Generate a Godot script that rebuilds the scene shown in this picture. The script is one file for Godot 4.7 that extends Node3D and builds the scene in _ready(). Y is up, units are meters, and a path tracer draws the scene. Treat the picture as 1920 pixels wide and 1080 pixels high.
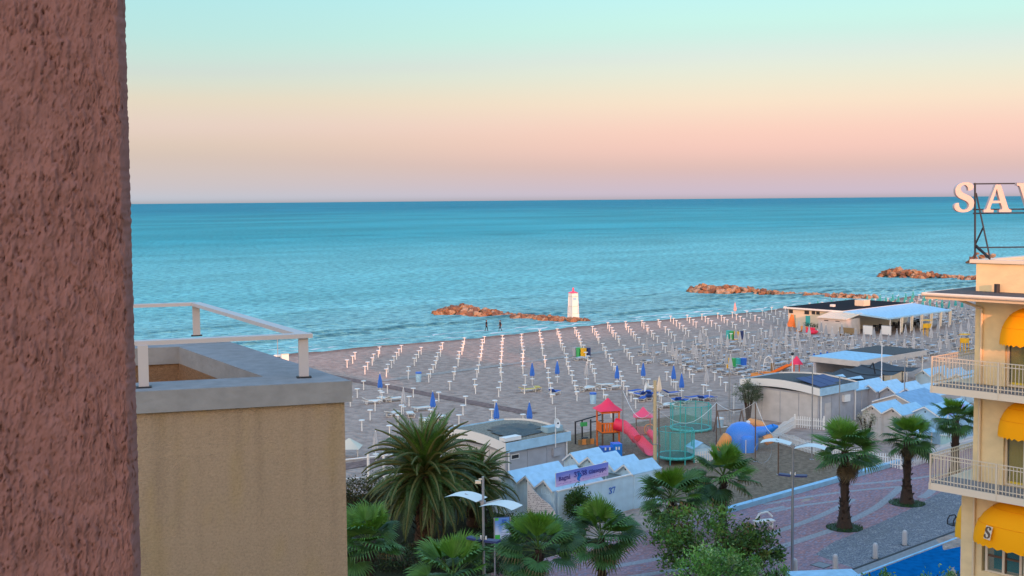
extends Node3D

# The beach lies in a frame of its own: "a" runs along the shore, "b" towards the sea, both in metres.
const TURN := 0.7330383
const ALONG := Vector3(0.743145, 0, -0.669131)
const SEAWARD := Vector3(-0.669131, 0, -0.743145)
const START := Vector3(0, 0, -80)

var rng := RandomNumberGenerator.new()
var taken := {}
var mats := {}
var noise := FastNoiseLite.new()
var box_mesh := BoxMesh.new()


func B(a: float, b: float, y := 0.0) -> Vector3:
	return START + ALONG * a + SEAWARD * b + Vector3(0, y, 0)


func V(p: Vector2, y := 0.0) -> Vector3:
	return B(p.x, p.y, y)


func numbered(called: String, key := "") -> String:
	var k := key + "/" + called
	var n: int = taken.get(k, 0)
	taken[k] = n + 1
	return called if n == 0 else "%s_%03d" % [called, n]


func thing(called: String, label: String, category: String, at := Vector3.ZERO, turn := 0.0, group := "") -> Node3D:
	var o := Node3D.new()
	o.name = numbered(called)
	add_child(o)
	o.position = at
	o.rotation.y = turn
	tag(o, label, category, group)
	return o


func tag(o: Node, label: String, category: String, group := "", kind := "") -> void:
	o.set_meta("label", label)
	o.set_meta("category", category)
	if group:
		o.set_meta("group", group)
	if kind:
		o.set_meta("kind", kind)


func dup(src: Node3D, label: String, at: Vector3, turn: float, group := "") -> Node3D:
	var o: Node3D = src.duplicate()
	o.name = numbered(String(src.name).rstrip("0123456789").rstrip("_"))
	add_child(o)
	o.position = at
	o.rotation.y = turn
	o.set_meta("label", label)
	if group:
		o.set_meta("group", group)
	return o


func put(called: String, mesh: Mesh, m: Material, parent: Node = self, xf := Transform3D()) -> MeshInstance3D:
	var o := MeshInstance3D.new()
	o.name = numbered(called, "" if parent == self else str(parent.get_instance_id()))
	o.mesh = mesh
	o.material_override = m
	o.transform = xf
	parent.add_child(o)
	return o


func bx(called: String, c: Vector3, s: Vector3, m: Material, parent: Node, basis := Basis()) -> MeshInstance3D:
	return put(called, box_mesh, m, parent, Transform3D(basis * Basis.from_scale(s), c))


func rod(called: String, p: Vector3, q: Vector3, r: float, m: Material, parent: Node, r2 := -1.0, n := 8) -> MeshInstance3D:
	var st := S()
	cyl(st, p, q, r, r if r2 < 0 else r2, n)
	return put(called, done(st), m, parent)


func S() -> SurfaceTool:
	var st := SurfaceTool.new()
	st.begin(Mesh.PRIMITIVE_TRIANGLES)
	st.set_smooth_group(-1)
	return st


func done(st: SurfaceTool) -> ArrayMesh:
	st.generate_normals()
	return st.commit()


func tri(st: SurfaceTool, a: Vector3, b: Vector3, c: Vector3) -> void:
	st.add_vertex(a)
	st.add_vertex(b)
	st.add_vertex(c)


func quad(st: SurfaceTool, a: Vector3, b: Vector3, c: Vector3, d: Vector3) -> void:
	tri(st, a, b, c)
	tri(st, a, c, d)


func uvquad(st: SurfaceTool, a: Vector3, b: Vector3, c: Vector3, d: Vector3) -> void:
	# a bottom left, b bottom right, c top right, d top left as the reader sees it
	for k in [[d, Vector2(0, 0)], [c, Vector2(1, 0)], [b, Vector2(1, 1)], [d, Vector2(0, 0)], [b, Vector2(1, 1)], [a, Vector2(0, 1)]]:
		st.set_uv(k[1])
		st.add_vertex(k[0])


func cub(st: SurfaceTool, c: Vector3, s: Vector3, basis := Basis()) -> void:
	var h := s / 2
	var v: Array[Vector3] = []
	for i in 8:
		v.append(c + basis * Vector3(h.x if i & 1 else -h.x, h.y if i & 2 else -h.y, h.z if i & 4 else -h.z))
	for f in [[0, 2, 3, 1], [4, 5, 7, 6], [0, 1, 5, 4], [2, 6, 7, 3], [0, 4, 6, 2], [1, 3, 7, 5]]:
		quad(st, v[f[0]], v[f[1]], v[f[2]], v[f[3]])


func side_axes(d: Vector3) -> Array[Vector3]:
	var u := d.cross(Vector3.UP if absf(d.y) < 0.9 else Vector3.RIGHT).normalized()
	return [u, d.cross(u).normalized()]


func cyl(st: SurfaceTool, p: Vector3, q: Vector3, r0: float, r1: float, n := 8, caps := true) -> void:
	var ax := side_axes((q - p).normalized())
	st.set_smooth_group(1)
	for i in n:
		var t0 := TAU * i / n
		var t1 := TAU * (i + 1) / n
		var e0 := ax[0] * cos(t0) + ax[1] * sin(t0)
		var e1 := ax[0] * cos(t1) + ax[1] * sin(t1)
		quad(st, p + e0 * r0, p + e1 * r0, q + e1 * r1, q + e0 * r1)
		if caps:
			st.set_smooth_group(-1)
			tri(st, p, p + e1 * r0, p + e0 * r0)
			tri(st, q, q + e0 * r1, q + e1 * r1)
			st.set_smooth_group(1)
	st.set_smooth_group(-1)


func tube(st: SurfaceTool, pts: Array, radii: Array, n := 8) -> void:
	for i in pts.size() - 1:
		cyl(st, pts[i], pts[i + 1], radii[i], radii[i + 1], n, i == 0 or i == pts.size() - 2)


func lathe(st: SurfaceTool, prof: Array, n := 12, at := Vector3.ZERO, sq := Vector3.ONE) -> void:
	# prof: Vector2(radius, height)
	st.set_smooth_group(1)
	for k in prof.size() - 1:
		for i in n:
			var a0 := TAU * i / n
			var a1 := TAU * (i + 1) / n
			var f := func(p: Vector2, a: float) -> Vector3: return at + Vector3(cos(a) * p.x, p.y, sin(a) * p.x) * sq
			quad(st, f.call(prof[k], a0), f.call(prof[k], a1), f.call(prof[k + 1], a1), f.call(prof[k + 1], a0))
	st.set_smooth_group(-1)


func srgb(r: float, g: float, b: float) -> Color:
	return Color(r, g, b).linear_to_srgb()


func mat(key: String, r: float, g: float, b: float, rough := 0.7, spec := 0.5, metal := 0.0) -> StandardMaterial3D:
	if mats.has(key):
		return mats[key]
	var m := StandardMaterial3D.new()
	m.albedo_color = srgb(r, g, b)
	m.roughness = rough
	m.metallic_specular = spec
	m.metallic = metal
	m.cull_mode = BaseMaterial3D.CULL_DISABLED
	mats[key] = m
	return m


func ntex(freq: float, size := 512, octaves := 4, ramp: Array = [], bump := 0.0, seed_ := 1, kind := FastNoiseLite.TYPE_SIMPLEX_SMOOTH) -> NoiseTexture2D:
	var n := FastNoiseLite.new()
	n.noise_type = kind
	n.seed = seed_
	n.frequency = freq
	n.fractal_octaves = octaves
	n.fractal_type = FastNoiseLite.FRACTAL_FBM
	var t := NoiseTexture2D.new()
	t.width = size
	t.height = size
	t.seamless = true
	t.noise = n
	if ramp:
		var g := Gradient.new()
		g.offsets = PackedFloat32Array(ramp.map(func(x): return x[0]))
		g.colors = PackedColorArray(ramp.map(func(x): return x[1]))
		t.color_ramp = g
	if bump > 0:
		t.as_normal_map = true
		t.bump_strength = bump
	return t


func grain(m: StandardMaterial3D, lo: float, freq: float, metres: float, bump := 0.0, seed_ := 3, world := true) -> StandardMaterial3D:
	# uneven tone of the surface itself (weathering, dust), and fine relief
	m.albedo_texture = ntex(freq, 512, 5, [[0.0, Color(lo, lo, lo)], [0.45, Color(0.5 + lo / 2, 0.5 + lo / 2, 0.5 + lo / 2)], [1.0, Color.WHITE]], 0.0, seed_)
	if bump > 0:
		m.normal_enabled = true
		m.normal_texture = ntex(freq * 2.5, 512, 5, [], bump, seed_ + 1)
	m.uv1_triplanar = true
	m.uv1_world_triplanar = world
	m.uv1_scale = Vector3.ONE / metres
	return m


func leafy(key: String, r: float, g: float, b: float) -> StandardMaterial3D:
	if mats.has(key):
		return mats[key]
	var m := mat(key, r, g, b, 0.5, 0.4)
	m.vertex_color_use_as_albedo = true
	m.backlight_enabled = true
	m.backlight = srgb(0.25, 0.3, 0.1)
	return m


func net_material(key: String, r: float, g: float, b: float, alpha: float) -> StandardMaterial3D:
	if mats.has(key):
		return mats[key]
	var m := mat(key, r, g, b, 0.8, 0.2)
	m.transparency = BaseMaterial3D.TRANSPARENCY_ALPHA
	m.albedo_color.a = alpha
	return m


func ordinal(n: int) -> String:
	var w := ["first", "second", "third", "fourth", "fifth", "sixth", "seventh", "eighth", "ninth", "tenth", "eleventh", "twelfth"]
	return w[n - 1] if n <= 12 else "%d%s" % [n, "th" if n / 10 % 10 == 1 else ["th", "st", "nd", "rd", "th", "th", "th", "th", "th", "th"][n % 10]]


func lettering(called: String, text: String, height: float, depth: float, m: Material, parent: Node, xf: Transform3D, font := "Droid Serif", weight := 700) -> MeshInstance3D:
	var t := TextMesh.new()
	var f := SystemFont.new()
	f.font_names = PackedStringArray([font])
	f.font_weight = weight
	t.font = f
	t.font_size = 64
	t.pixel_size = height / 46.0
	t.depth = depth
	t.text = text
	return put(called, t, m, parent, xf)


func sky_image() -> Image:
	# clear air after sunset light: the pink band over the sea, blue overhead, warm towards the low sun behind the houses
	var above := [[14.0, 178, 231, 250], [22.0, 174, 228, 264], [45.0, 166, 226, 280], [90.0, 160, 222, 292]]
	var front_left := [[-90.0, 60, 100, 120], [-1.5, 160, 170, 185], [0.0, 172, 178, 193], [0.6, 190, 179, 183], [1.4, 206, 190, 184], [2.6, 222, 202, 185], [3.4, 231, 209, 196], [4.6, 230, 218, 196], [5.7, 212, 225, 212], [7.5, 190, 231, 226], [9.3, 180, 232, 234]] + above
	var front_right := [[-90.0, 60, 100, 120], [-1.5, 190, 175, 190], [0.0, 194, 178, 197], [0.7, 208, 184, 192], [1.5, 227, 192, 184], [2.25, 246, 202, 189], [3.1, 252, 210, 193], [4.35, 250, 228, 203], [5.2, 241, 234, 211], [6.45, 225, 238, 226], [7.5, 207, 246, 232], [9.3, 195, 246, 245]] + above
	var west := [[-90.0, 0.1, 0.1, 0.1], [-1.0, 1.1, 0.8, 0.5], [0.0, 8.0, 4.4, 1.9], [5.0, 7.4, 4.4, 2.1], [14.0, 4.9, 3.4, 2.1], [30.0, 1.5, 1.6, 1.75], [55.0, 0.7, 1.1, 1.55], [90.0, 0.352, 0.73, 1.36]]
	var w := 1280
	var h := 640
	var im := Image.create(w, h, false, Image.FORMAT_RGBF)
	for y in h:
		var e := 90.0 - 180.0 * (y + 0.5) / h
		var fl := pick(front_left, e)
		var fr := pick(front_right, e)
		var wv := pick(west, e)
		for x in w:
			var az := (x + 0.5) / w * TAU
			var f := fl.lerp(fr, smoothstep(-0.32, 0.22, wrapf(az, -PI, PI)))
			var fc := Color(f.x / 255, f.y / 255, f.z / 255).srgb_to_linear()
			var k := pow(clampf(0.5 - 0.5 * cos(az), 0, 1), 3.6)
			im.set_pixel(x, y, Color(lerpf(fc.r, wv.x, k), lerpf(fc.g, wv.y, k), lerpf(fc.b, wv.z, k)))
	return im


func pick(rows: Array, e: float) -> Vector3:
	for i in rows.size() - 1:
		if e <= rows[i + 1][0]:
			var t := clampf((e - rows[i][0]) / (rows[i + 1][0] - rows[i][0]), 0, 1)
			return Vector3(rows[i][1], rows[i][2], rows[i][3]).lerp(Vector3(rows[i + 1][1], rows[i + 1][2], rows[i + 1][3]), t)
	return Vector3(rows[-1][1], rows[-1][2], rows[-1][3])


func _ready() -> void:
	rng.seed = 37
	noise.seed = 5
	noise.frequency = 0.05
	var cam := Camera3D.new()
	cam.name = "camera"
	cam.transform = Transform3D(Basis(Vector3(0.999960, -0.008878, 0.000635), Vector3(0.008901, 0.997413, -0.071337), Vector3(0.000000, 0.071340, 0.997452)), Vector3(0, 20, 0))
	cam.fov = 26.42
	cam.near = 0.05
	cam.far = 70000
	add_child(cam)
	var world := WorldEnvironment.new()
	world.name = "daylight"
	var e := Environment.new()
	var pano := PanoramaSkyMaterial.new()
	pano.panorama = ImageTexture.create_from_image(sky_image())
	e.sky = Sky.new()
	e.sky.sky_material = pano
	e.background_mode = Environment.BG_SKY
	e.background_energy_multiplier = 1.0
	e.tonemap_mode = Environment.TONE_MAPPER_LINEAR
	e.tonemap_exposure = 1.0
	e.sdfgi_enabled = true
	e.ssao_enabled = true
	e.ssil_enabled = true
	world.environment = e
	add_child(world)
	var sun := DirectionalLight3D.new()
	sun.name = "sun"
	sun.light_color = Color(1.0, 0.64, 0.47)
	sun.light_energy = 1.3
	sun.light_angular_distance = 0.5
	sun.shadow_enabled = true
	add_child(sun)
	sun.look_at_from_position(Vector3.ZERO, Vector3(-0.30, -0.150, -0.95))
	materials()
	shore_and_sea()
	ground()
	breakwaters()
	houses_behind()
	near_terrace()
	near_wall()
	corner_hotel()
	beach_huts()
	service_buildings()
	far_bar()
	lifeguard_tower()
	playground()
	far_playground()
	fences_and_masts()
	street_things()
	sand_things()
	trees()
	people()


func materials() -> void:
	grain(mat("sand", 0.52, 0.39, 0.335, 0.95, 0.2), 0.76, 0.045, 31.0, 4.0, 11)
	mats.sand.vertex_color_use_as_albedo = true
	grain(mat("path_sand", 0.31, 0.21, 0.19, 0.95, 0.2), 0.7, 0.02, 6.0, 5.0, 12)
	grain(mat("white_wall", 0.55, 0.76, 0.92, 0.75), 0.86, 0.01, 5.0)
	grain(mat("roof_white", 0.40, 0.66, 0.88, 0.6), 0.84, 0.012, 4.0)
	grain(mat("roof_blue", 0.22, 0.42, 0.66, 0.6), 0.8, 0.012, 4.0)
	grain(mat("roof_sky", 0.33, 0.60, 0.82, 0.6), 0.85, 0.012, 4.0)
	grain(mat("grey_wall", 0.42, 0.44, 0.50, 0.7), 0.85, 0.01, 5.0)
	grain(mat("pale_wall", 0.60, 0.57, 0.56, 0.7), 0.86, 0.01, 5.0)
	mat("white", 0.74, 0.74, 0.74, 0.5)
	mat("off_white", 0.66, 0.57, 0.45, 0.6)
	mat("dark", 0.02, 0.022, 0.03, 0.6)
	mat("navy", 0.02, 0.035, 0.14, 0.5)
	mat("blue", 0.02, 0.13, 0.55, 0.5)
	mat("parasol_blue", 0.04, 0.17, 0.60, 0.8)
	mat("steel", 0.33, 0.35, 0.38, 0.4, 0.5, 0.6)
	grain(mat("cream_wall", 0.86, 0.68, 0.40, 0.85), 0.9, 0.01, 3.0, 1.5)
	mat("cream_trim", 0.70, 0.57, 0.40, 0.6)
	mat("cream_pale", 0.72, 0.62, 0.50, 0.55)
	mat("awning", 0.97, 0.40, 0.002, 0.75, 0.3)
	mat("awning_orange", 0.85, 0.30, 0.002, 0.75, 0.3)
	var g := mat("glass", 0.10, 0.16, 0.17, 0.05)
	g.transparency = BaseMaterial3D.TRANSPARENCY_ALPHA
	g.albedo_color.a = 0.25
	mat("curtain", 0.75, 0.58, 0.05, 0.8)
	mat("brown", 0.12, 0.065, 0.04, 0.6)
	grain(mat("roof_grey", 0.085, 0.09, 0.10, 0.85), 0.6, 0.02, 2.5)
	grain(mat("concrete", 0.28, 0.285, 0.305, 0.85, 0.3), 0.88, 0.02, 2.6, 1.0)
	mat("rail_grey", 0.46, 0.43, 0.45, 0.45)
	mat("red", 0.88, 0.025, 0.085, 0.45)
	mat("pink", 0.90, 0.075, 0.16, 0.5)
	mat("orange", 0.85, 0.17, 0.015, 0.5)
	mat("soft_orange", 0.75, 0.30, 0.08, 0.55)
	mat("play_blue", 0.010, 0.21, 0.75, 0.35)
	mat("teal", 0.05, 0.42, 0.42, 0.6)
	net_material("teal_net", 0.08, 0.46, 0.40, 0.25)
	net_material("grey_net", 0.55, 0.55, 0.55, 0.12)
	mat("green", 0.05, 0.40, 0.12, 0.5)
	mat("yellow", 0.78, 0.42, 0.01, 0.5)
	grain(mat("wood", 0.42, 0.29, 0.15, 0.8), 0.6, 0.03, 1.0)
	grain(mat("bark", 0.10, 0.06, 0.042, 0.95), 0.4, 0.05, 1.2, 6.0)
	leafy("leaf", 1, 1, 1)


# ---------------------------------------------------------------- setting

func struct(called: String, mesh: Mesh, m: Material, at := Vector3.ZERO, turn := 0.0, label := "") -> MeshInstance3D:
	var o := put(called, mesh, m)
	o.position = at
	o.rotation.y = turn
	o.set_meta("kind", "structure")
	if label:
		o.set_meta("label", label)
	return o


const SHORE := [[-400.0, 96.0], [-120.0, 90.0], [0.0, 87.0], [31.0, 84.5], [45.0, 83.8], [64.0, 81.0], [84.0, 81.5], [92.0, 82.0], [98.0, 79.5], [125.0, 76.5], [139.0, 78.0], [161.0, 73.0], [173.0, 74.5], [193.0, 68.0], [260.0, 62.0], [900.0, 20.0]]


func shore(a: float) -> float:
	for i in SHORE.size() - 1:
		if a <= SHORE[i + 1][0]:
			var t := clampf((a - SHORE[i][0]) / (SHORE[i + 1][0] - SHORE[i][0]), 0, 1)
			return lerpf(SHORE[i][1], SHORE[i + 1][1], smoothstep(0, 1, t) * 0.5 + t * 0.5)
	return SHORE[-1][1]


func strip_mesh(aa: Array, bb: Array, height: Callable, tint: Callable, smooth := true) -> ArrayMesh:
	# a sheet over the (a, b) frame in the node's own axes: x along the shore, z landward
	var st := SurfaceTool.new()
	st.begin(Mesh.PRIMITIVE_TRIANGLES)
	st.set_smooth_group(0 if smooth else -1)
	var n := bb.size()
	for i in aa.size():
		for j in n:
			var b: float = bb[j]
			st.set_color(tint.call(aa[i], b))
			st.add_vertex(Vector3(aa[i], height.call(aa[i], b), -b))
	for i in aa.size() - 1:
		for j in n - 1:
			var k := i * n + j
			for v in [k, k + 1, k + n + 1, k, k + n + 1, k + n]:
				st.add_index(v)
	st.generate_normals()
	return st.commit()


func steps(a: float, b: float, d: float) -> Array:
	var out := []
	var n := int(ceil((b - a) / d))
	for i in n + 1:
		out.append(a + (b - a) * i / n)
	return out


func shore_and_sea() -> void:
	var far_a := [-60000.0, -8000.0, -1500.0, -400.0] + steps(-150, 420, 2.5) + [700.0, 1500.0, 8000.0, 60000.0]
	var sand_h := func(a: float, b: float) -> float:
		var d := b - shore(a)
		var y := 0.0 if d < -14 else -0.2 * smoothstep(-14, 2, d) - maxf(0, d) * 0.05
		return maxf(y, -4) + (noise.get_noise_2d(a * 9, b * 9) * 0.03 if d > -200 else 0.0)
	var sand_c := func(a: float, b: float) -> Color:
		var d := b - shore(a)
		var wet := smoothstep(-8.5, -4, d)
		var n := noise.get_noise_2d(a * 0.7, b * 1.7) * 0.12
		var c := Color(1, 1, 1) * (1 + n)
		return c.lerp(Color(0.50, 0.40, 0.37), wet * 0.8)
	var sand := struct("beach_sand", strip_mesh(far_a, [-60000.0, -8000.0, -700.0, -200.0, -60.0] + steps(-30, 100, 1.0) + [110.0, 130.0, 200.0, 400.0], sand_h, sand_c), mats.sand, START, TURN, "grey-brown raked sand of the wide beach")
	sand.position.y = 0.0
	# the sea: long low swells roll in near the shore, the rest is ripples in the relief, their contrast also painted in the colour
	var sea := mat("sea", 1, 1, 1, 0.35, 0.03)
	sea.vertex_color_use_as_albedo = true
	sea.normal_enabled = true
	sea.normal_texture = ntex(0.03, 1024, 5, [], 14.0, 41)
	sea.normal_scale = 1.3
	sea.albedo_texture = ntex(0.022, 1024, 6, [[0.0, Color(0.62, 0.68, 0.72)], [0.42, Color(0.86, 0.88, 0.9)], [0.6, Color.WHITE], [1.0, Color.WHITE]], 0.0, 43)  # streaky tone painted in for the light and dark of the ripples
	sea.uv1_triplanar = true
	sea.uv1_scale = Vector3(1 / 70.0, 1.0, 1 / 34.0)
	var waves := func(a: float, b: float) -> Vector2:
		# x: height of the swells, y: mask for the dark tint on their shoreward faces
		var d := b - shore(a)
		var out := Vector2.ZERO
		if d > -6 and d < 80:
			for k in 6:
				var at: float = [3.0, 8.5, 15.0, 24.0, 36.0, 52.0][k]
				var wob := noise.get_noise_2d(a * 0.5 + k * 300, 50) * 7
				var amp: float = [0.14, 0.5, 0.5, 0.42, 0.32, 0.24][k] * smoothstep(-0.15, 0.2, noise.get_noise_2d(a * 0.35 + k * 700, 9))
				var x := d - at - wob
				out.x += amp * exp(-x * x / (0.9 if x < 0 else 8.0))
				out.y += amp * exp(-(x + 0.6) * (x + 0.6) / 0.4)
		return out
	var swell := func(a: float, b: float) -> float:
		return -0.14 + waves.call(a, b).x + noise.get_noise_2d(a * 2.0, b * 8) * 0.05 * smoothstep(2, 14, b - shore(a))
	var sea_c := func(a: float, b: float) -> Color:
		var d := b - shore(a)
		var shallow := Color(0.27, 0.60, 0.62)
		var mid := Color(0.19, 0.60, 0.64)
		var deep := Color(0.032, 0.31, 0.425)
		var c := shallow.lerp(mid, smoothstep(5, 90, d)).lerp(Color(0.062, 0.435, 0.51), smoothstep(120, 500, d)).lerp(deep, smoothstep(500, 3000, d))
		var n := noise.get_noise_2d(a * 0.5, b * 1.6) * 0.2 + noise.get_noise_2d(a * 0.12 + 50, b * 0.5) * 0.22 if d < 500 else noise.get_noise_2d(a * 0.05, b * 0.10) * 0.34
		# darker tint painted on swell faces, standing in for their weaker sky reflection
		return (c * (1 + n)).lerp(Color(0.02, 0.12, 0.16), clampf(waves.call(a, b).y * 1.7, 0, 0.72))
	var near_a := steps(-80, 420, 2.0)
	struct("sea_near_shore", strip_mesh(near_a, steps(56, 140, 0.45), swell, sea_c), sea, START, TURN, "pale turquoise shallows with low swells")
	var out_b := [140.0]
	while out_b[-1] < 55000:
		out_b.append(out_b[-1] * 1.045)
	var wide_a := [-60000.0, -20000.0, -6000.0, -2500.0, -1200.0, -600.0, -300.0, -200.0] + steps(-150, 900, 12) + steps(930, 2500, 80) + [3200.0, 4500.0, 7000.0, 12000.0, 25000.0, 60000.0]
	var flat := func(_a: float, _b: float) -> float: return -0.14
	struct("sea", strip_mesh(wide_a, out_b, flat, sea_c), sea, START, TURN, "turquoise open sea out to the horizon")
	# beside the fine sheet
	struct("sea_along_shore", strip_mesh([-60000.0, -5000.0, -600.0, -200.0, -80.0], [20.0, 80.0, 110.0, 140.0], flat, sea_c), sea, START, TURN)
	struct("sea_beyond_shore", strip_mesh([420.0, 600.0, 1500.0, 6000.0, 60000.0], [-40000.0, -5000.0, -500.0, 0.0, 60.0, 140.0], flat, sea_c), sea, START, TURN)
	# thin foam where the last swell runs out
	var foam := mat("foam", 0.72, 0.76, 0.78, 0.8)
	for line in [[-1.2, -70.0, 420.0, 0.75, 1], [2.6, -40.0, 120.0, 0.45, 2], [2.2, 96.0, 135.0, 0.5, 3], [4.0, 140.0, 260.0, 0.6, 4]]:
		var st := S()
		var run := steps(line[1], line[2], 0.8)
		for i in run.size() - 1:
			var w := []
			for k in 2:
				var a: float = run[i + k]
				var o := noise.get_noise_2d(a * 3, line[4] * 99) * 1.6
				var t: float = maxf(0.0, noise.get_noise_2d(a * 5, 400 + line[4] * 77) + 0.12) * line[3] * 2.4
				w.append([Vector3(a, swell.call(a, shore(a) + line[0] + o) + 0.02, -(shore(a) + line[0] + o)), Vector3(a, swell.call(a, shore(a) + line[0] + o + t) + 0.02, -(shore(a) + line[0] + o + t))])
			if w[0][0].distance_to(w[0][1]) > 0.05 or w[1][0].distance_to(w[1][1]) > 0.05:
				quad(st, w[0][0], w[1][0], w[1][1], w[0][1])
		var f := struct("sea_foam", done(st), foam, START, TURN)
		f.set_meta("label", "thin white line of foam along the water's edge")


func sheet(called: String, pts: Array, y: float, m: Material, label := "") -> MeshInstance3D:
	# a flat piece of ground from an outline in (a, b)
	var flat := PackedVector2Array(pts)
	var idx := Geometry2D.triangulate_polygon(flat)
	var st := S()
	for i in idx:
		st.add_vertex(Vector3(flat[i].x, y, -flat[i].y))
	return struct(called, done(st), m, START, TURN, label)


func ribbon(pts: Array, width: float, y: float) -> ArrayMesh:
	var c := Curve2D.new()
	for i in pts.size():
		var t: Vector2 = (pts[mini(i + 1, pts.size() - 1)] - pts[maxi(i - 1, 0)]) / 6
		c.add_point(pts[i], -t, t)
	c.bake_interval = 0.4
	var p := c.get_baked_points()
	var st := S()
	for i in p.size() - 1:
		var d0 := (p[i + 1] - p[maxi(i - 1, 0)]).normalized().orthogonal() * width / 2
		var d1 := (p[mini(i + 2, p.size() - 1)] - p[i]).normalized().orthogonal() * width / 2
		var f := func(q: Vector2) -> Vector3: return Vector3(q.x, y, -q.y)
		quad(st, f.call(p[i] - d0), f.call(p[i] + d0), f.call(p[i + 1] + d1), f.call(p[i + 1] - d1))
	return done(st)


func paving_image(tones: Array, bw: int, bh: int, joint: Color) -> Image:
	var im := Image.create(1024, 1024, false, Image.FORMAT_RGB8)
	im.fill(joint)
	var r := RandomNumberGenerator.new()
	r.seed = 8
	var patch := FastNoiseLite.new()
	patch.seed = 4
	patch.frequency = 0.006
	for row in 1024 / bh:
		for col in 1024 / bw + 1:
			var x := col * bw - (bw / 2 if row % 2 else 0)
			var k := clampf(0.5 + patch.get_noise_2d(x, row * bh) * 0.9 + r.randf_range(-0.22, 0.22), 0, 0.999)
			var c: Color = tones[int(k * tones.size())]
			c = c * r.randf_range(0.88, 1.08)
			im.fill_rect(Rect2i(x + 1, row * bh + 1, bw - 2, bh - 2), c)
	return im


func paving(key: String, tones: Array, bw: int, bh: int, joint: Color, metres: float) -> StandardMaterial3D:
	var m := mat(key, 1, 1, 1, 0.85, 0.3)
	var im := paving_image(tones, bw, bh, joint)
	im.generate_mipmaps()
	m.albedo_texture = ImageTexture.create_from_image(im)
	m.uv1_triplanar = true
	m.uv1_scale = Vector3.ONE / metres
	return m


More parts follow.
